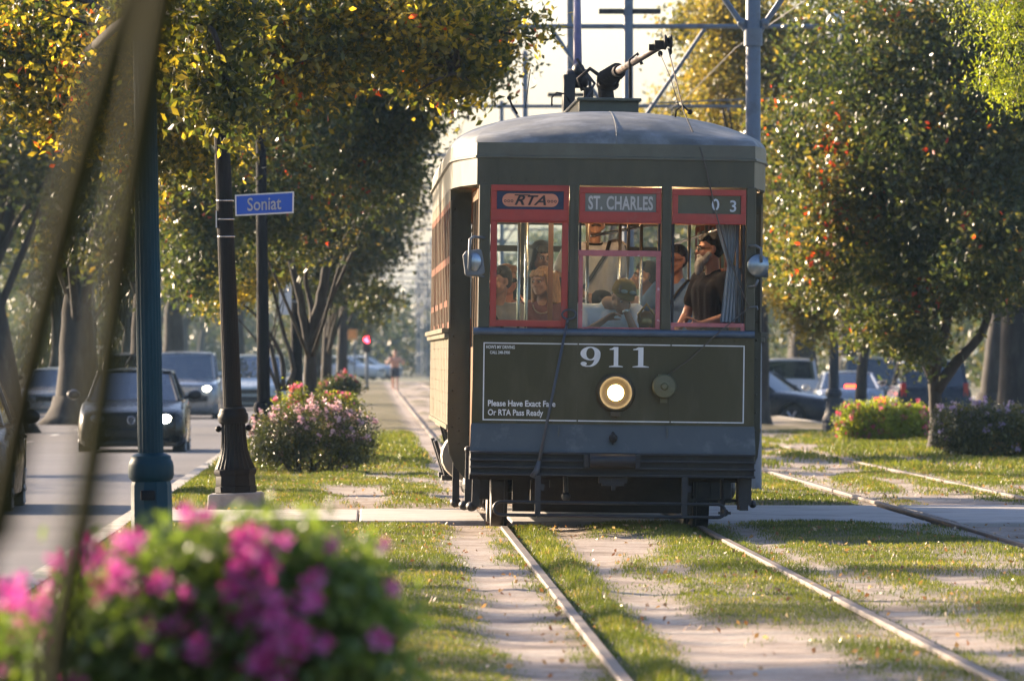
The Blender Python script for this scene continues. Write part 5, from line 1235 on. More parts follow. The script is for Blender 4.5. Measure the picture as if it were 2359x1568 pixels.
    m=MB(); m.box((0,y5-.02,nz-.30),(W*.94,.2,.2),nx=6); m.build('rear_bumper',pm if kind!='pickup' else chrome,root,bevel=.03,warp=bend)
    for s_ in (-1,1):
        m=MB(); cx=s_*(W/2-.30)
        
        on=lit and s_ in lit
        m.ell((cx,y0+.03,nz-.11),(.15,.13,.085),16,10)
        hl_=m.build('headlight',L_ON if on else L_OFF,root,smooth=True,warp=bend)
        m=MB(); m.box((s_*(W/2-.11),y0+.17,nz-.10),(.10,.16,.13)); m.build('indicator',L_AMB,root,bevel=.02,warp=bend)
        m=MB(); m.box((s_*(W/2-.16),y5+.0,K['tail']-.12 if kind!='minivan' and kind!='suv' else .98),(.26 if kind=='sedan' else .13,.16,.20 if kind in('sedan','pickup') else .34)); m.build('tail_light',L_RED if brake else L_DR,root,bevel=.02,warp=bend)
        m=MB(); m.ell((s_*(W/2+.12),yw0+.32,gb+.09),(.115,.06,.075),12,8); m.tube([(s_*(W/2-.06),yw0+.32,gb+.03),(s_*(W/2+.08),yw0+.32,gb+.06)],.025,6); mi_=m.build('wing_mirror',blk if col[0]<.3 else pm,root,smooth=True)
        m=MB(); m.lathe([(.085,-.001),(.08,-.012)],12,Matrix.Translation((s_*(W/2+.12),yw0+.37,gb+.09))@Matrix.Rotation(-PI/2,4,'X')); m.build('mirror_glass',chrome,mi_)
        for hy in (-.1,.95 if kind!='pickup' else .35):
            m=MB(); m.bb(min(s_*(W/2-.005),s_*(W/2+.025)),max(s_*(W/2-.005),s_*(W/2+.025)),hy,hy+.16,gb-.14,gb-.11); m.build('door_handle',pm,root,bevel=.005)
    if plate:
        m=MB(); m.box((0,y5+.085,K['tail']-.2 if kind=='sedan' else .62),(.31,.012,.16)); m.build('number_plate',MT['white'],root,bevel=.004)
    if emblem:
        m=MB(); Me=Matrix.Translation((0,fy-.02,nz-.125))
        ring=[Me@Vector((.062*math.cos(a),0,.062*math.sin(a))) for a in [i*PI/12 for i in range(25)]]; m.tube(ring,.007,6,cap=False)
        m.tube([Me@Vector((-.03,0,.052)),Me@Vector((0,0,.008)),Me@Vector((.03,0,.052))],.006,5); m.tube([Me@Vector((-.054,0,.02)),Me@Vector((-.026,0,-.048)),Me@Vector((0,0,-.0)),Me@Vector((.026,0,-.048)),Me@Vector((.054,0,.02))],.006,5)
        m.build('emblem',chrome,gr,smooth=True)
    if third:
        m=MB(); m.box((0,yr0-.06,K['deck']+.07),(.30,.06,.07)); m.build('brake_light_centre',L_RED,root,bevel=.015)
    if kind=='pickup':
        m=MB(); m.bb(-W/2+.12,W/2-.12,.95,2.6,K['deck']-.005,K['deck']+.045); m.build('bed_liner',blk,root)
    if kind in('suv',):
        for s_ in (-1,1):
            m=MB(); m.tube([(s_*(rw-.03),ya+.3,H+.0),(s_*(rw-.03),ya+.4,H+.05),(s_*(rw-.03),yb-.3,H+.05),(s_*(rw-.03),yb-.1,H)],.018,6); m.build('roof_rail',blk,root,smooth=True)
    return root
def rz_left(u): return -.19-.014*(-u-2)
ZL=-.25
GL='cars driving toward the camera on the left road'; GRR='vehicles on the road right of the median'
vehicle('sedan','dark green compact sedan with one dazzling headlight behind the teal lamp post',312,121.5,-.25,1.1,(.007,.010,.012),group=GL,lit=(1,),emblem=True,name='oncoming_car')
vehicle('pickup','silver pickup truck with a lit headlight following the dark sedan',424,186,-.25,1.1,(.28,.29,.30),'pickup truck',GL,lit=(1,),metal=.4,name='oncoming_truck')
vehicle('minivan','white minivan partly hidden behind the dark lamp post left of the pink bush',590,215,-.26,1.1,(.5,.55,.53),'van',GL,name='oncoming_van')
vehicle('sedan','silver sedan in the outer lane, left of the dark green sedan',124,203,-.36,1.1,(.33,.33,.31),group=GL,metal=.4,name='oncoming_car')
vehicle('suv','grey sport utility vehicle parked at the far left edge of the road',-45,192,-.36,1.1,(.22,.22,.23),'car',GL,metal=.3,name='parked_car')
vehicle('sedan','black car cropped by the left edge of the photo, only its wheel and wing showing',-152,75.5,-.24,1.1,(.02,.02,.025),group=GL,name='oncoming_car')
vehicle('suv','dark sport utility vehicle seen over the roof of the dark green sedan',306,215,-.30,0,(.06,.06,.065),'car',GL,name='oncoming_car')
vehicle('sedan','tiny white car far down the hazy road left of the jogger',800,440,-.0,70,(.6,.6,.6),group='pale cars at the far cross street',lod=True,name='distant_car')
vehicle('sedan','tiny pale blue car far off, closest to the jogger',842,450,-.0,75,(.35,.4,.46),group='pale cars at the far cross street',lod=True,name='distant_car')
vehicle('sedan','black car turning onto the right road, its front wheel and wing showing beside the streetcar',1742,175,-.36,62,(.012,.013,.018),group=GRR,name='turning_car')
vehicle('sedan','silver sedan seen from behind with glowing brake lights',1950,189,-.42,181.1,(.36,.38,.40),group=GRR,brake=True,third=True,metal=.4,name='stopped_car')
vehicle('pickup','white pickup truck seen from behind beside the wire pole',1818,228,-.42,181.1,(.55,.54,.52),'pickup truck',GRR,name='parked_truck')
vehicle('minivan','dark blue minivan seen from behind through the right median tree',2137,183,-.40,181.1,(.012,.018,.03),'van',GRR,glass=MT['darkglass'],name='parked_van')
vehicle('suv','grey green sport utility vehicle ahead of the silver sedan on the right road',1994,236,-.42,181.1,(.08,.10,.10),'car',GRR,glass=MT['darkglass'],name='parked_car')
# ================= VEGETATION =================
def leafcloud(name,cen,nrm_scale,size,mat,parent=None,rng=RNG,aspect=.5,droop=.3,fold=.35,sizevar=.35,alignup=0):
    """one small folded leaf (2 tris) at each centre"""
    n=len(cen)
    d=rng.normal(size=(n,3)); d[:,2]-=droop; d/=np.linalg.norm(d,axis=1)[:,None]
    if alignup: d=d*(1-alignup)+np.array([0,0,1])*alignup; d/=np.linalg.norm(d,axis=1)[:,None]
    r=rng.normal(size=(n,3)); s=np.cross(d,r); s/=np.linalg.norm(s,axis=1)[:,None]; nn=np.cross(d,s)
    L=size*(1+sizevar*(rng.random(n)*2-1)); L=L[:,None]; w=L*aspect*.5
    base=cen-d*L*.5; tip=cen+d*L*.5; mid=cen-d*L*.05
    a=mid+s*w+nn*w*fold; b=mid-s*w+nn*w*fold
    # 6-vert leaf: base, a, b, tip ; two triangles sharing base-tip
    co=np.stack([base,a,tip,b],1).reshape(-1,3)
    i=np.arange(n)*4
    f=np.stack([i,i+1,i+2, i,i+2,i+3],1).reshape(-1)
    return npmesh(name,co,f,3,mat,smooth=False,parent=parent)
def blobs(bl,ncl,lpc,cr,rng,shell=.55,gap=0.0):
    """bl: (cx,cy,cz,rx,ry,rz,weight). leaf centres clustered; returns leaf centres, cluster centres"""
    w=np.array([b[6]*(b[3]*b[4]*b[5])**(2/3) for b in bl]); w=w/w.sum()
    k=rng.choice(len(bl),ncl,p=w); B=np.array([b[:6] for b in bl])[k]
    v=rng.normal(size=(ncl,3)); v/=np.linalg.norm(v,axis=1)[:,None]; rr=(shell+(1-shell)*rng.random(ncl))**1.0
    rr*=.85+.25*fbm(v[:,0]*3+k*7,v[:,1]*3+v[:,2]*2.3,5,2)
    c=B[:,:3]+v*rr[:,None]*B[:,3:6]
    if gap:
        keep=fbm(c[:,0]/gap,c[:,2]/gap+c[:,1]/gap*.7,77,2)>.36; c=c[keep]
    L=np.repeat(c,lpc,axis=0); sp=cr*(.6+.8*rng.random(len(c))); L=L+rng.normal(size=L.shape)*np.repeat(sp,lpc)[:,None]*np.array([1,1,.75])
    return L,c
def limb(mb,pts,r0,r1,seg=8,wig=.0,rnd=random):
    P_=[Vector(p) for p in pts]; out=[P_[0]]; rad=[r0]; n=len(P_)-1; 
    for i in range(n):
        for q in range(1,5):
            t=q/4; p=P_[i].lerp(P_[i+1],t)
            # catmull-ish smoothing
            a=P_[max(i-1,0)]; d=P_[min(i+2,n)]
            t2=t*t;t3=t2*t
            p=.5*((2*P_[i])+(P_[i+1]-a)*t+(2*a-5*P_[i]+4*P_[i+1]-d)*t2+(3*P_[i]-a-3*P_[i+1]+d)*t3)
            if wig: p=p+Vector((rnd.uniform(-1,1),rnd.uniform(-1,1),rnd.uniform(-1,1)))*wig
            out.append(p); tt=(i+t)/n; rad.append(r0+(r1-r0)*tt**.8)
    mb.tube(out,rad,seg); return out
bark=surf('grey_brown_bark',(.04,.033,.027),.9,var=.4,vscale=14,bump=.9,bscale=25,dirt=(.08,.074,.06),dscale=5,stretch=(1,1,.3))
barkd=surf('dark_oak_bark',(.026,.021,.018),.92,var=.4,vscale=9,bump=.9,bscale=18,dirt=(.055,.05,.04),dscale=4,stretch=(1,1,.3))
LF1=leafmat('oak_leaf',[(0,(.022,.034,.008)),(.30,(.04,.05,.010)),(.50,(.09,.09,.014)),(.68,(.20,.165,.022)),(.84,(.38,.29,.03)),(.995,(.42,.07,.015))],trans=.5,tmul=2.4,rough=.36)
LF2=leafmat('dark_holly_leaf',[(0,(.026,.042,.017)),(.42,(.048,.062,.02)),(.72,(.095,.095,.025)),(.90,(.20,.15,.035)),(.995,(.36,.04,.015))],trans=.38,tmul=2.3,rough=.33,spec=.45)
LF3=leafmat('golden_leaf',[(0,(.06,.07,.02)),(.3,(.12,.115,.03)),(.6,(.20,.165,.045)),(.9,(.28,.21,.06))],trans=.5,tmul=1.6,rough=.4)
LF4=leafmat('hazy_leaf',[(0,(.025,.04,.02)),(.4,(.04,.052,.02)),(.75,(.09,.09,.025)),(.95,(.16,.12,.03))],trans=.42,tmul=1.6,rough=.4)
LF5=leafmat('bright_bush_leaf',[(0,(.12,.17,.015)),(.35,(.2,.26,.02)),(.7,(.3,.33,.03))],trans=.45,tmul=1.5,rough=.4)
LF6=leafmat('bronze_bush_leaf',[(0,(.035,.05,.014)),(.4,(.07,.08,.02)),(.7,(.14,.13,.03)),(.92,(.30,.17,.05))],trans=.35,tmul=1.6,rough=.28,spec=.7)
FLP=leafmat('pale_pink_petal',[(0,(.62,.42,.47)),(.5,(.70,.52,.55)),(.85,(.5,.3,.38))],trans=.35,tmul=1.1,rough=.6,twarm=(1,.85,.85))
FLM=leafmat('magenta_petal',[(0,(.50,.05,.26)),(.45,(.62,.16,.42)),(.8,(.42,.05,.30))],trans=.4,tmul=1.15,rough=.55,twarm=(1,.8,1))
FLR=leafmat('rose_petal',[(0,(.65,.10,.16)),(.5,(.7,.16,.28)),(.85,(.5,.05,.08))],trans=.35,tmul=1.1,rough=.6,twarm=(1,.8,.9))
def pb(px,py,d,rx,ry,rz,w=1.0):   # blob centred on a picture point at distance d, radii in metres
    p=at(px,py,d); return (p.x,p.y,p.z,rx,ry,rz,w)
def tree(label,base,trunkpts,bl,ncl,lpc,cr,leaf,lmat,bmat=bark,r0=.15,group='trees along the avenue',nl=9,seed=1,gap=0,shell=.4,limbs=(),name='tree',droop=.3,cat='tree',aspect=.5,twigs=60):
    rng=np.random.default_rng(seed); rnd=random.Random(seed)
    root=empty(name,base,label=label,cat=cat,group=group)
    B=Vector(base)
    L,c=blobs(bl,ncl,lpc,cr,rng,shell,gap)
    m=MB(); main=limb(m,[Vector(p)-B for p in trunkpts],r0*1.0,r0*.55,12,wig=r0*.05,rnd=rnd)
    top=main[-1]
    fl=MB(); fl.lathe([(r0*1.7,-.15),(r0*1.35,.05),(r0*1.12,.25),(r0*1.0,.5)],12,Matrix.Translation(Vector(trunkpts[0])-B)); m.add(fl.v,fl.f)
    m.build('trunk',bmat,root,smooth=True)
    m=MB()
    for pts,ra,rb in limbs: limb(m,[Vector(p)-B for p in pts],ra,rb,10,wig=ra*.12,rnd=rnd)
    # branches from trunk top to sampled clusters
    idx=rng.choice(len(c),min(nl,len(c)),replace=False)
    anchors=[]
    for i in idx:
        e=Vector(c[i])-B; s_=main[rnd.randint(len(main)*5//8,len(main)-1)]
        md=s_.lerp(e,.45)+Vector((rnd.uniform(-.2,.2),rnd.uniform(-.2,.2),(e-s_).length*.12))
        o_=limb(m,[s_,md,e],r0*.24,r0*.06,8,wig=.02,rnd=rnd); anchors+=o_[2:]
    for pts,ra,rb in limbs: anchors+=[Vector(p)-B for p in pts[1:]]
    if twigs and anchors:
        for i in rng.choice(len(c),min(twigs,len(c)),replace=False):
            e=Vector(c[i])-B; s_=min(anchors,key=lambda q:(q-e).length)
            if (s_-e).length>3: continue
            limb(m,[s_,s_.lerp(e,.5)+Vector((rnd.uniform(-.1,.1),rnd.uniform(-.1,.1),rnd.uniform(-.05,.12))),e],r0*.08+.004,.004,5,rnd=rnd)
    if m.v: m.build('branches',bmat,root,smooth=True)
    leafcloud('crown',L-np.array(B),1,leaf,lmat,root,rng,droop=droop,aspect=aspect)
    return root
# --- A: near oak whose limbs reach over the left road (trunk out of frame at left)
pA=[]
b=Vector((GX(-11.5,84),84,-.05))
bl=[pb(120,120,80,1.9,2.0,1.0),pb(330,170,79,1.5,2.,1.1),pb(520,120,78,1.6,2,1.0),pb(760,60,78,1.8,2.2,.9),pb(960,40,79,1.5,2,.75),pb(1120,30,80,.62,1.2,.55,.8),pb(430,330,80,.8,1.2,.7),pb(1050,150,79,.6,1.2,.45),pb(240,260,80,.9,1,.5,.7),(GX(-4.6,66),66,5.75,1.9,1.7,.62,1.2),(GX(-7.6,69),69,6.5,2.0,1.8,.8,1.),pb(500,170,66.5,.5,.35,.34,1.6),pb(495,40,66.5,.6,.35,.35,1.3),pb(560,250,67,.4,.35,.22,1.3),pb(470,258,66.5,.36,.3,.17,1.3),pb(515,262,66.3,.25,.2,.14,1.5)]  # the two clumps above the frame are added unseen to shade the streetcar roof
tree('broad oak reaching over the left road, its yellow green leaves above the street sign',b,[b,b+Vector((.3,-1,2.5)),at(-260,60,83),at(-100,60,82)],bl,3900,22,.15,.098,LF1,barkd,r0=.42,seed=3,nl=14,gap=.5,shell=.25,
  limbs=[([at(-260,60,83),at(-60,95,81),at(60,112,80.5),at(170,155,80.3),at(330,205,80.2),at(470,245,80),at(560,250,79.8)],.17,.06),([at(60,112,80.5),at(110,165,80.2),at(130,185,80.),at(160,165,80)],.06,.035),([at(560,250,79.8),at(700,160,79.6),at(830,90,79.4),at(940,118,79.4),at(1010,95,79.4),at(1080,60,79.2)],.07,.02),([at(470,245,80),at(430,330,80),at(440,400,80)],.04,.015),([at(170,155,80.3),at(300,40,73),at(470,50,66.6),at(520,170,66.6),at(560,235,67)],.06,.01),([at(-60,95,81),Vector((GX(-7.6,70),70,6.4)),Vector((GX(-4.6,66),66,5.8))],.06,.02)],twigs=140)
# --- B: forked tree on the median behind the pink bush
b=atg(716,112)
d=112
tree('forked slender tree on the median behind the pale pink bush',b,[b,at(714,880,d),at(716,800,d)],
 [pb(620,330,108,1.3,1.6,1.0),pb(800,300,110,1.1,1.6,1.0),pb(560,480,107,1.2,1.6,.85),pb(700,500,108,1.2,1.5,.7),pb(460,600,106,.62,1.2,.75),pb(880,380,110,.65,1.2,.75),pb(430,430,106,.9,1.3,.9),pb(930,250,110,.8,1.3,.8),pb(1010,180,109,.75,1.2,.7),pb(1110,120,108,.75,1.1,.65),pb(800,440,109,.75,1.2,.5),pb(1000,60,108,1.3,1.5,.8),pb(700,150,110,2.4,2,1.2)],
 3600,20,.15,.10,LF2,bark,r0=.14,seed=5,nl=3,gap=.45,shell=.3,
 limbs=[([at(716,820,d),at(700,740,d),at(684,650,d),at(650,540,d),at(600,450,d)],.09,.03),([at(716,800,d),at(738,700,d),at(752,620,d),at(775,520,d),at(810,400,d)],.115,.035),([at(722,770,d),at(716,700,d+.3),at(705,640,d+.3),at(720,520,d)],.06,.02),([at(752,620,d),at(800,540,d),at(880,440,d)],.04,.015)])
# slim crape stems left of it
b=atg(648,118)
d=118
tree('thin leaning stems of a small multi-stemmed tree left of the forked tree',b,[b,at(640,880,d),at(622,790,d)],[pb(560,640,d,.55,.8,.5),pb(640,600,d,.6,.8,.5),pb(500,690,d,.35,.6,.25)],500,16,.12,.07,LF1,bark,r0=.055,seed=8,nl=4,
 limbs=[([at(652,900,d),at(648,820,d),at(600,740,d),at(560,700,d)],.045,.02),([at(656,900,d),at(676,850,d),at(652,760,d),at(628,660,d),at(600,600,d)],.05,.02),([at(640,900,d),at(600,800,d),at(545,730,d)],.03,.012)],twigs=20)
# --- C: hazy median trees further off
b=atg(752,170); 
tree('hazy dense tree on the median behind the forked tree, its foliage hanging toward the tracks',b,[b,at(752,860,170),at(758,720,170)],[pb(790,420,165,1.5,2,1.6),pb(850,330,165,1.3,2,1.5),pb(840,560,166,.95,1.5,1.1),pb(900,420,168,.6,1.2,1.2),pb(760,620,166,1.3,1.5,.9),pb(860,690,168,.5,1,.35)],2400,18,.24,.13,LF4,bark,r0=.17,seed=9,shell=.3,gap=.7,twigs=30)
b=atg(790,205); 
tree('pale tree far along the median showing a second straight trunk',b,[b,at(788,820,205),at(792,700,205)],[pb(820,480,205,1.8,2,2.0),pb(880,300,206,1.5,2,1.8),pb(930,250,214,.6,1.5,1.0)],1700,16,.3,.17,LF4,bark,r0=.2,seed=10,shell=.3,gap=.8,twigs=20)
# --- D: big oaks left
def oak(label,px,d,H=10.,r0=.5,seed=1,mat=LF4,leaf=.17,blm=None,lean=0,ncl=2200,z=0,lpc=14):
    b=atg(px,d,z); rnd=random.Random(seed)
    bl=[]
    for i in range(9):
        a=rnd.uniform(0,2*PI); r_=rnd.uniform(1.2,4.8); bl.append((b.x+lean+r_*math.cos(a),b.y+r_*math.sin(a)*1.0,rnd.uniform(.48,.95)*H,rnd.uniform(1.8,2.8),rnd.uniform(1.8,2.8),rnd.uniform(1.0,1.7),1))
    bl+= blm or []
    fk=b+Vector((lean*.4,0,H*.28))
    lim=[]
    for i in range(5):
        a=i*1.25+rnd.random(); e=fk+Vector((math.cos(a)*3.2+lean*.4,math.sin(a)*3.0,H*rnd.uniform(.3,.5))); lim.append(([fk-Vector((0,0,.3)),fk.lerp(e,.4)+Vector((0,0,.5)),e],r0*.5,r0*.12))
    return tree(label,b,[b,b+Vector((lean*.15,0,H*.15)),fk],bl,ncl,lpc,.36,leaf,mat,barkd,r0=r0,seed=seed,nl=6,shell=.3,gap=1.0,limbs=lim,twigs=25)
oak('massive grey oak trunk behind the silver sedan at the left of the road',178,168,H=11,r0=.55,seed=21,blm=[pb(120,420,160,2.2,2,1.4),pb(250,560,162,1.4,1.5,.9),pb(60,500,160,1.4,1.5,1.2),pb(340,480,165,1.3,1.5,1.2)])
oak('leaning oak at the far left edge of the road, left of the massive trunk',15,150,H=11,r0=.42,seed=22,lean=-1.2,blm=[pb(60,330,148,2,2,1.4)])
oak('third oak along the left road, behind the teal lamp post',330,215,H=12,r0=.5,seed=23,blm=[pb(380,560,215,2,2,1.0),pb(440,650,218,1.3,1.5,.6)])
oak('fourth hazy oak along the left road, above the silver pickup',400,270,H=13,r0=.5,seed=24,leaf=.22)
oak('fifth hazy oak far along the left road, above the white minivan',545,330,H=14,r0=.5,seed=25,leaf=.26)
# --- E: right median tree with forked trunk
b=atg(2165,108); d=108
tree('dark leafed forked tree on the right of the median with scattered red leaves',b,[b,at(2158,960,d),at(2150,880,d)],
 [pb(2080,300,108,1.9,2,1.5),pb(2250,350,107,1.7,2,1.5),pb(1950,480,108,1.1,1.6,1.2),pb(2330,560,106,1.2,1.6,1.0),pb(2130,620,108,1.3,1.6,.9),pb(1920,620,108,.8,1.3,.7),pb(2040,740,107,.75,1.2,.45),pb(2230,640,107,1.0,1.3,.6),pb(1880,330,109,1.0,1.5,1.2),pb(2150,100,108,2.4,2,1.3),pb(2380,200,107,1.5,2,1.6),pb(1850,560,110,.55,1,.8),pb(2110,800,107,.45,.8,.28)],
 5200,20,.16,.10,LF2,bark,r0=.145,seed=31,nl=10,gap=.42,shell=.25,
 limbs=[([at(2156,900,d),at(2215,820,d),at(2265,760,d),at(2285,690,d),at(2330,620,d)],.10,.04),([at(2152,890,d),at(2120,820,d),at(2060,770,d),at(2010,700,d)],.06,.02),([at(2152,880,d),at(2180,760,d),at(2195,660,d),at(2210,560,d)],.08,.03),([at(2285,690,d),at(2340,680,d),at(2390,640,d)],.035,.015)])
b=atg(1982,133); d=133
tree('slim leaning tree on the right median between the lamp post and the forked tree',b,[b,at(1985,860,d),at(2000,760,d)],[pb(1960,600,134,1.2,1.5,1.0),pb(1850,420,136,1.3,1.6,1.4),pb(1830,640,136,.55,1,.9),pb(1870,720,136,.5,.8,.6),pb(1800,500,137,.7,1.2,1.1),pb(1780,380,138,.8,1.2,1.1)],2100,18,.2,.10,LF3,bark,r0=.13,seed=33,shell=.3,gap=.5,droop=.9,twigs=40)
# hanging bright sprays at the upper right (near tree, trunk out of frame)
b=Vector((GX(8.6,74),74,0)); 
tree('near tree dropping bright yellow green sprays into the upper right corner',b,[b,b+Vector((.2,0,3)),at(2520,-150,74)],[pb(2330,60,74,.42,.8,.8),pb(2290,190,74,.33,.7,.32),pb(2360,-60,74,.9,1,.8),pb(2350,200,74,.25,.6,.32),pb(2240,30,75,.30,.6,.4,.5),pb(2500,-200,74,1.5,1.5,1)],900,16,.10,.05,LF5,bark,r0=.16,seed=35,shell=.1,droop=1.2,aspect=.35,
  limbs=[([at(2520,-150,74),at(2420,-20,74),at(2340,60,74),at(2290,180,74)],.03,.006),([at(2420,-20,74),at(2370,100,74),at(2350,230,74)],.015,.005)])
# golden trees behind the trolley poles
b=Vector((GX(7.9,150),150,0))
tree('golden hazy tree behind the wire poles at the top of the photo',b,[b,b+Vector((0,0,2.5)),b+Vector((-.4,0,4))],[pb(1640,150,150,.85,1.6,1.0),pb(1780,120,150,1.2,2,1.2),pb(1600,270,152,.7,1.4,.6),pb(1700,330,152,.9,1.5,.7),pb(1660,40,150,1.0,1.6,.7),pb(1830,260,150,1.0,1.6,1.1),pb(1580,60,152,.45,1,.5,.6)],2300,16,.22,.12,LF3,bark,r0=.2,seed=41,shell=.3,gap=.6,twigs=60)
b=Vector((GX(8.2,260),260,-.1))
tree('pale far tree seen through the streetcar poles against the white sky',b,[b,b+Vector((0,0,3)),b+Vector((0,0,5))],[pb(1560,330,250,2.0,2,1.4),pb(1480,290,262,1.0,2,.6,.6),pb(1640,260,250,1.8,2,2)],1200,14,.35,.18,LF3,bark,r0=.25,seed=42,shell=.3,gap=.9,twigs=20)
# right side oaks (shaded trunks)
oak('broad dark trunk at the right edge beyond the purple bush',2345,150,H=11,r0=.5,seed=51,z=-.1,blm=[pb(2300,500,150,2,2,1.6),pb(2200,250,152,2.5,2,1.8)])
oak('leaning dark trunk right of the minivan',2290,205,H=12,r0=.48,seed=52,lean=.8,z=-.1)
oak('arching dark trunk behind the white pickup truck',1850,262,H=12,r0=.62,seed=53,z=-.1,leaf=.2)
oak('far brown trunk between the dark lamp post and the leaning tree',1958,300,H=13,r0=.62,seed=54,z=-.1,leaf=.24)
oak('far trunk directly behind the dark blue minivan',2075,240,H=12,r0=.5,seed=55,z=-.1,leaf=.2)
# far avenue rows, shared meshes
src=[]
def far_row():
    k=0
    for side,u0 in ((-1,-14.5),(1,20.5)):
        for i in range(9):
            d=340+i*48+ (i%2)*10; H=13+((i*37)%5)*.6
            k+=1
            if side<0: lab='far hazy oak of the row closing the left side of the avenue'
            else: lab='far hazy oak of the row closing the right side of the avenue'
            if k==1:
                b=Vector((GX(u0,d),d,0)); rnd=random.Random(99); bl=[]
                for q in range(10): bl.append((b.x+rnd.uniform(-4.5,4.5),b.y+rnd.uniform(-4,4),rnd.uniform(4.5,12),rnd.uniform(2,3.2),rnd.uniform(2,3.2),rnd.uniform(1.4,2.2),1))
                o=tree(lab,b,[b,b+Vector((.2,0,2)),b+Vector((0,0,4))],bl,1500,12,.5,.32,LF4,barkd,r0=.5,seed=77,group='far row of oaks lining the avenue',nl=6,shell=.3,gap=1.2,twigs=0); src.append(o)
            else:
                o=copy_tree(src[0]); o.location=Vector((GX(u0+((i*13)%4-1.5)*.7,d),d,0)); o.rotation_euler=(0,0,k*1.3); o['label']=lab; s_=.9+((k*29)%7)*.04; o.scale=(s_,s_,s_)
far_row()
# trees along the median far off
for i,(u,d,sc_) in enumerate(((-1.9,262,.36),(8.6,330,.5),(8.4,430,.6),(8.8,540,.6))):
    o=copy_tree(src[0]); o.location=Vector((GX(u,d),d,0)); o.rotation_euler=(0,0,i*2.1); o.scale=(sc_,sc_,sc_*(.95)); o['label']='small far tree on the left margin of the median' if u<0 else 'small far tree on the right margin of the median'; o['group']='far small trees on the median margins'
# off-frame trees added to the left, crowns layered to cast the striped shade
src2=[]
for i,(u,d,s_,sz_) in enumerate(((-12.5,44,1.,1),(-15,52,1.,1.5),(-15,61,1.,1.45),(-13,36,1.,1),(-16,45,1.,1.6),(-12.8,97,1.,1),(-15,106,1.,1.5))):
    lab='unseen open crowned tree added beyond the left road to shade the lawn'
    if i==0:
        b=Vector((GX(u,d),d,0)); rnd=random.Random(4); bl=[]
        for q in range(13): bl.append((b.x+rnd.uniform(-3,3),b.y+rnd.uniform(-4.2,4.2),rnd.uniform(2.6,6.4),rnd.uniform(.9,1.6),rnd.uniform(.25,.7),rnd.uniform(.15,.4),1))
        o=tree(lab,b,[b,b+Vector((.1,0,1.6)),b+Vector((0,0,3.2))],bl,520,12,.18,.14,LF1,barkd,r0=.2,seed=78,group='unseen shade trees beyond the left road',nl=9,shell=.1,twigs=60); src2.append(o)
    else:
        o=copy_tree(src2[0]); o.location=Vector((GX(u,d),d,0)); o.rotation_euler=(0,0,(.0,3.14)[i%2]+.3*i); o.scale=(s_,s_,s_*sz_); o['label']=lab
# background thickets
def thicket(name,u0,u1,d0,d1,H,n,mat,leaf,label_kind='stuff',seed=5):
    rng=np.random.default_rng(seed); nc=n
    u=u0+(u1-u0)*rng.random(nc); d=d0+(d1-d0)*rng.random(nc); hh=H*(.55+.6*fbm(d*.12,u*.2,seed,2)); z=hh*rng.random(nc)
    c=np.stack([u+SL*d,d,z],1); L=np.repeat(c,10,axis=0)+rng.normal(size=(nc*10,3))*.4
    o=leafcloud(name,L,1,leaf,mat,None,rng); tag(o,kind='stuff'); return o
thicket('distant_woods',-34,-24,150,620,8,5200,LF4,.42,seed=61)
thicket('distant_woods',26,38,130,620,9,6200,LF4,.42,seed=62)
thicket('distant_woods',-30,40,640,680,7,3600,LF4,.6,seed=63)
# ---------------- bushes ----------------
def bush(label,base,bl,ncl,lpc,cr,leaf,lmat,fl=(),seed=1,group='flowering bushes on the median',shell=.55,stems=16,aspect=.5,fsize=.05,name='flowering_bush'):
    rng=np.random.default_rng(seed); rnd=random.Random(seed); B=Vector(base)
    root=empty(name,base,label=label,cat='bush',group=group)
    L,c=blobs(bl,ncl,lpc,cr,rng,shell); L=L[L[:,2]>.03]
    leafcloud('foliage',L-np.array(B),1,leaf,lmat,root,rng,droop=-.2,aspect=aspect)
    m=MB()
    for i in rng.choice(len(c),min(stems,len(c)),replace=False):
        e=Vector(c[i])-B; s_=Vector((rnd.uniform(-.12,.12)+e.x*.25,rnd.uniform(-.1,.1)+e.y*.2,-.03)); limb(m,[s_,s_.lerp(e,.5)+Vector((0,0,.05)),e],.014,.004,5,rnd=rnd)
    m.build('stems',bark,root,smooth=True)
    if fl:
        fm,nf,top,petals,size=fl
        sel=c[:]; wts=np.clip((sel[:,2]-sel[:,2].min())/(np.ptp(sel[:,2])),0,1)**top+.02
        q=rng.choice(len(sel),nf,p=wts/wts.sum()); C=np.array([b_[:3] for b_ in bl]); 
        ctr=C.mean(0); p=sel[q]; out=p-ctr; out/=np.linalg.norm(out,axis=1)[:,None]+1e-6; p=p+out*cr*.9+rng.normal(size=p.shape)*.02
        P2=np.repeat(p,petals,axis=0)+rng.normal(size=(nf*petals,3))*size*.5
        leafcloud('blossom',P2-np.array(B),1,size,fm,root,rng,droop=0,aspect=.95,fold=.25)
    return root
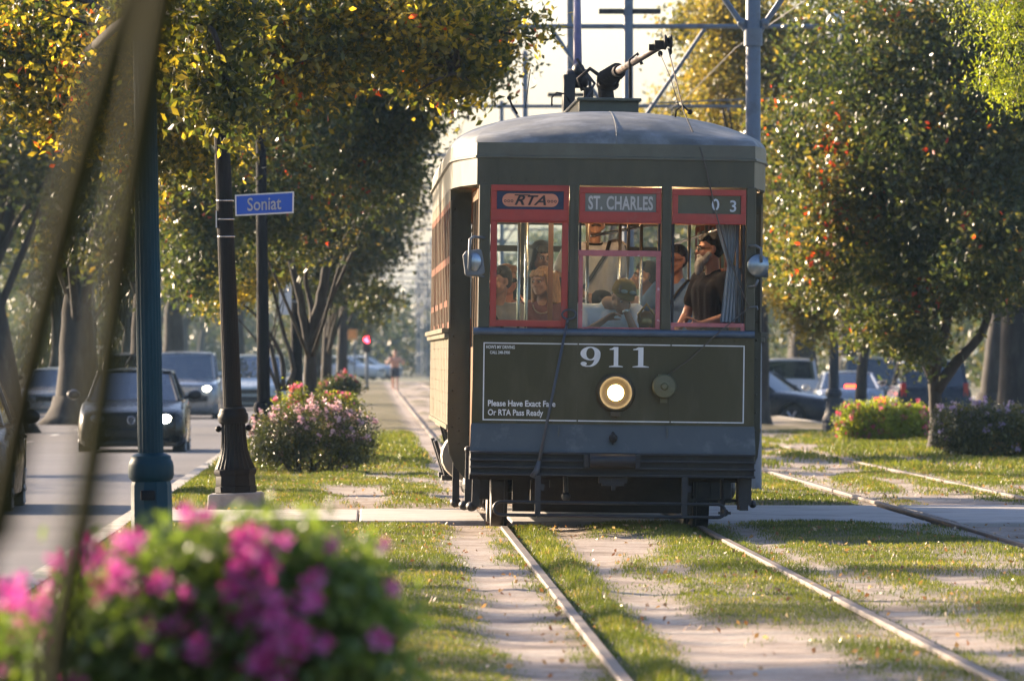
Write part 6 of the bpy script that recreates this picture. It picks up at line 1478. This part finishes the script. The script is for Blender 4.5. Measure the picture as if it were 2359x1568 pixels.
# pale pink bush behind the first lamp post
D_=88.
def mb_(px,py,d,rx,ry,rz,w=1): return pb(px,py,d,rx,ry,rz,w)
bush('rounded bush with bronze leaves and pale pink blossom beside the black lamp post',atg(720,D_),[mb_(650,1000,D_,.42,.45,.32),mb_(730,985,D_,.5,.5,.34),mb_(800,1000,D_,.38,.45,.34),mb_(630,1040,D_,.32,.4,.22),mb_(720,1050,D_,.5,.45,.2),mb_(820,1040,D_,.24,.35,.22)],1500,14,.05,.036,LF6,(FLP,150,3.0,10,.038),seed=71,stems=26)
bush('low bush with rose red flowers half hidden behind the pale pink bush',atg(745,104.),[mb_(690,935,104,.45,.5,.15),mb_(775,935,104,.42,.5,.16),mb_(690,905,104,.08,.2,.14)],420,12,.06,.05,leafmat('mid_green_bush_leaf',[(0,(.06,.09,.015)),(.35,(.11,.14,.02)),(.7,(.2,.22,.03))],trans=.45,tmul=1.5,rough=.4),(FLR,60,1.2,7,.05),seed=72)
bush('small dark green bush with a few pink flowers beside the far left rail',atg(795,135.),[mb_(795,890,135,.24,.4,.2),mb_(770,900,135,.3,.4,.2)],350,14,.07,.06,LF2,(FLR,22,1.,8,.05),seed=73)
bush('yellow green azalea bush with rose pink flowers on the right median',atg(2030,121.),[mb_(1975,965,121,.35,.5,.28),mb_(2040,960,121,.45,.5,.3),mb_(2100,965,121,.33,.5,.28),mb_(1960,990,121,.22,.4,.18),mb_(2040,995,121,.45,.4,.15),mb_(2120,985,121,.2,.35,.16)],1500,14,.06,.05,LF5,(FLR,120,.3,8,.05),seed=74)
bush('wide dark bush with lilac blossom and orange tinged leaves at the right edge',atg(2270,100.),[mb_(2200,985,100,.32,.45,.30),mb_(2260,990,100,.36,.5,.36),mb_(2330,985,100,.42,.5,.34),mb_(2400,990,100,.4,.5,.34),mb_(2230,1030,100,.3,.4,.16),mb_(2330,1030,100,.45,.4,.16)],2000,14,.06,.042,LF6,(leafmat('lilac_petal',[(0,(.42,.32,.46)),(.5,(.5,.4,.52)),(.85,(.35,.25,.38))],trans=.35,tmul=1.1,rough=.6,twarm=(1,.85,.95)),90,2.5,10,.045),seed=75,stems=30)
# near blurred azalea
D_=15.5
def nb(px,py,rx,ry,rz,w=1,d=D_): return pb(px,py,d,rx,ry,rz,w)
AZ=leafmat('azalea_leaf',[(0,(.07,.12,.03)),(.4,(.11,.18,.04)),(.75,(.17,.25,.05)),(.95,(.25,.3,.07))],trans=.4,tmul=1.6,rough=.4)
bush('large blurred azalea with magenta flowers in the near left corner',atg(450,D_),[nb(500,1430,.32,.3,.22),nb(700,1380,.20,.25,.16),nb(640,1300,.14,.2,.12),nb(800,1400,.12,.25,.14),nb(330,1400,.18,.25,.14),nb(250,1500,.22,.3,.17),nb(80,1500,.16,.3,.14),nb(440,1290,.10,.2,.08),nb(560,1620,.42,.35,.28),nb(200,1700,.4,.35,.25),nb(760,1560,.15,.25,.18),nb(500,1850,.45,.4,.35),nb(820,1480,.08,.2,.12),nb(-60,1650,.3,.3,.2)],1900,15,.035,.034,AZ,(),seed=76,stems=40,shell=.3)
az=[o for o in bpy.data.objects if o.get('label','').startswith('large blurred azalea')][0]
# its flowers: five-petal trumpets
def azalea_flowers():
    rnd=random.Random(5); m=MB(); B=atg(450,D_)
    spots=[]
    cl=[(450,1195,8,30),(560,1240,10,36),(560,1290,16,42),(620,1260,6,30),(300,1250,8,35),(230,1300,8,30),(200,1290,5,30),(280,1340,8,30),(60,1360,9,36),(25,1355,5,24),(230,1365,3,14),(50,1450,5,22),(80,1480,4,20),(620,1370,7,40),(650,1420,9,45),(700,1370,6,30),(560,1420,7,40),(480,1460,8,40),(420,1440,7,40),(330,1440,4,24),(320,1500,3,18),(640,1500,14,40),(600,1540,12,40),(560,1530,8,30),(700,1460,6,30),(870,1470,4,16),(890,1262,2,10),(770,1250,2,12),(900,1350,1,6),(720,1330,4,24),(430,1380,4,24),(510,1350,4,26),(640,1590,10,40),(180,1560,4,30),(15,1545,4,16),(100,1400,3,20),(150,1290,3,20),(760,1480,3,20),(380,1330,3,22)]
    for (px,py,n,sp) in cl:
        for _ in range(max(1,int(n*.72))): spots.append((px+rnd.gauss(0,sp*.55),py+rnd.gauss(0,sp*.5),D_-.20+rnd.uniform(-.12,.1)))
    for (px,py,d) in spots:
        c=at(px,py,d)-B; ax=Vector((rnd.gauss(0,.6),-1,rnd.gauss(.3,.5))).normalized(); q=ax.to_track_quat('Z','Y').to_matrix(); s_=rnd.uniform(.019,.029)
        for k in range(5):
            a=k*2*PI/5+rnd.random()*.3
            def V_(r_,da,zz): return c+q@Vector((r_*math.cos(a+da),r_*math.sin(a+da),zz))*s_
            vs=[V_(.08,0,-.5),V_(.55,-.45,.05),V_(.95,-.28,.22),V_(1.05,0,.12),V_(.95,.28,.22),V_(.55,.45,.05),V_(.6,0,-.05)]
            m.add(vs,[(0,1,6),(1,2,3,6),(6,3,4,5),(0,6,5)])
    m.build('blossom',FLM,az)
azalea_flowers()
# leaning blurred stems close to the camera
stemm=surf('mottled_olive_stem',(.034,.034,.014),.8,var=.4,vscale=5,spec=.1,dirt=(.02,.018,.01),dscale=9)
def nstem(label,pts,r0,r1):
    B=atg(pts[0][0],pts[0][2]); P_=[at(x,y,d)-B for x,y,d in pts]
    P_=[Vector((P_[0].x-.03,P_[0].y,-.02))]+P_
    root=empty('leaning_stem',B,label=label,cat='plant stem',group='leaning plant stems close to the camera')
    m=MB(); limb(m,P_,r0,r1,12); m.build('stem',stemm,root,smooth=True)
nstem('long blurred olive stem leaning from the lower middle left up past the teal post',[(120,1900,6.6),(135,1500,6.6),(200,1150,6.5),(265,700,6.4),(325,300,6.3),(378,0,6.2),(410,-200,6.1)],.0135,.017)
nstem('second blurred dark stem leaning from the lower left edge to the top',[(-60,1500,7.1),(-8,1230,7.1),(60,900,7.0),(140,560,6.9),(215,280,6.8),(300,0,6.7),(370,-200,6.6)],.0175,.016)
# ---------------- grass blades ----------------
GB=leafmat('grass_blade',[(0,(.055,.08,.014)),(.35,(.09,.12,.02)),(.7,(.15,.165,.03)),(.88,(.26,.21,.09))],trans=.38,tmul=1.5,rough=.45)
def blades():
    rng=np.random.default_rng(123); cs=[];hs=[]
    for (d0,d1,den,h,w) in ((24,42,1900,.024,.0042),(42,62,1200,.026,.0055),(62,90,800,.032,.008),(90,135,220,.06,.016)):
        dm=(d0+d1)/2; n=int((11.4)*(d1-d0)*den)
        u=-1.98+rng.random(n)*11.4; d=d0+(d1-d0)*rng.random(n)
        X=u+SL*d; vis=np.abs(X)<(.0705*d+1.0); u=u[vis]; d=d[vis]
        g=grassmask(u,d); keep=rng.random(len(u))<np.clip((g-.12)*1.5,0,1)*(.45+.9*fbm(u*3,d*.8,88,3)); u=u[keep]; d=d[keep]
        cs.append(np.stack([u+SL*d,d,gheight(u,d)-.004],1)); 
        hh=h*(.55+.8*rng.random(len(u)))*(.6+.9*fbm(u*1.3,d*.4,55,3)); 
        hh*=1+1.1*np.exp(-((u-1.27)/.10)**2)*(d<60)+.6*np.exp(-((u+1.9)/.25)**2)
        hs.append(np.stack([hh,w*(.7+.6*rng.random(len(u)))],1))
    c=np.concatenate(cs); hw=np.concatenate(hs); n=len(c); print('blades',n)
    a=rng.random(n)*2*PI; lean=rng.normal(size=(n,2))*.35
    side=np.stack([np.cos(a),np.sin(a)*.5,np.zeros(n)],1)*hw[:,1:2]*.5; h=hw[:,0:1]
    mid=c+np.concatenate([lean*h*.35,h*.6],1); tip=c+np.concatenate([lean*h*1.0,h*(1-.15*rng.random((n,1)))],1)
    co=np.stack([c-side,c+side,mid+side*.8,tip,mid-side*.8],1).reshape(-1,3)
    i=np.arange(n)*5
    me_f=np.stack([i,i+1,i+2,i, i+2,i+4, i+4,i+2,i+3],1)  # three tris
    o=npmesh('grass',co,me_f.reshape(-1),3,GB,smooth=False); tag(o,kind='stuff')
    # litter
    n=5200; u=-1.9+rng.random(n)*11.2; d=26+84*rng.random(n)**1.0; X=u+SL*d; v=np.abs(X)<(.0705*d+.5); u=u[v];d=d[v]
    c=np.stack([u+SL*d,d,gheight(u,d)+.018+.012*rng.random(len(u))],1)
    LT=leafmat('dry_leaf',[(0,(.20,.10,.05)),(.4,(.30,.19,.10)),(.7,(.42,.33,.24)),(.9,(.14,.06,.03))],trans=.2,rough=.5)
    o=leafcloud('fallen_leaves',c,1,.034,LT,None,rng,droop=0,aspect=.6); tag(o,kind='stuff')
blades()
# ================= LIGHT, AIR, CAMERA =================
SUN_EL=17.0; SUN_AZ=-48.0     # azimuth measured from +Y toward +X
az_=R(SUN_AZ); el_=R(SUN_EL)
sd=Vector((math.sin(az_)*math.cos(el_),math.cos(az_)*math.cos(el_),math.sin(el_)))
w=bpy.data.worlds.new('World'); sc.world=w; w.use_nodes=True; nt=w.node_tree
for n in list(nt.nodes): nt.nodes.remove(n)
sky=nt.nodes.new('ShaderNodeTexSky'); sky.sky_type='NISHITA'; sky.sun_disc=False; sky.sun_elevation=el_; sky.sun_rotation=az_; sky.air_density=1.0; sky.dust_density=2.2; sky.ozone_density=1.2
bg=nt.nodes.new('ShaderNodeBackground'); bg.inputs[1].default_value=.06; ow=nt.nodes.new('ShaderNodeOutputWorld')
vm=nt.nodes.new('ShaderNodeVectorMath'); vm.operation='MULTIPLY'; vm.inputs[1].default_value=(1.0,1.04,1.26); nt.links.new(sky.outputs[0],vm.inputs[0]); nt.links.new(vm.outputs[0],bg.inputs[0]); nt.links.new(bg.outputs[0],ow.inputs[0])
l=bpy.data.lights.new('sun','SUN'); l.energy=5.0; l.angle=R(.53); l.color=(1,.78,.55)
lo=bpy.data.objects.new('sun',l); COL.objects.link(lo); lo.rotation_euler=sd.to_track_quat('Z','Y').to_euler()
if USE_HAZE:
    m,nt,out=newmat('morning_haze'); v=N(nt,'ShaderNodeVolumePrincipled'); v.inputs['Density'].default_value=HAZE; v.inputs['Anisotropy'].default_value=.0; v.inputs['Color'].default_value=(.5,.76,1,1)
    nt.links.new(v.outputs[0],out.inputs['Volume'])
    mb=MB(); mb.bb(-1000,1000,-80,2600,-1.4,30); o=mb.build('haze',m); tag(o,kind='stuff')
cam=bpy.data.cameras.new('camera'); co_=bpy.data.objects.new('camera',cam); COL.objects.link(co_)
cam.sensor_width=36; cam.lens=F/2359*36; cam.clip_start=.5; cam.clip_end=4000
co_.location=(0,0,CAMH); co_.rotation_euler=(PI/2+math.atan(38/F),0,0)
cam.dof.use_dof=True; cam.dof.focus_distance=57.6; cam.dof.aperture_fstop=(cam.lens/1000)/.036
sc.camera=co_
sc.view_settings.view_transform='Standard'; sc.view_settings.look='None'; sc.view_settings.exposure=EXPO; sc.view_settings.gamma=1
sc.render.engine='CYCLES'
cy=sc.cycles; cy.use_denoising=True; cy.max_bounces=8; cy.diffuse_bounces=3; cy.glossy_bounces=3; cy.transmission_bounces=4; cy.transparent_max_bounces=10; cy.volume_bounces=0
cy.sample_clamp_indirect=6; cy.caustics_reflective=False; cy.caustics_refractive=False; cy.volume_step_rate=10
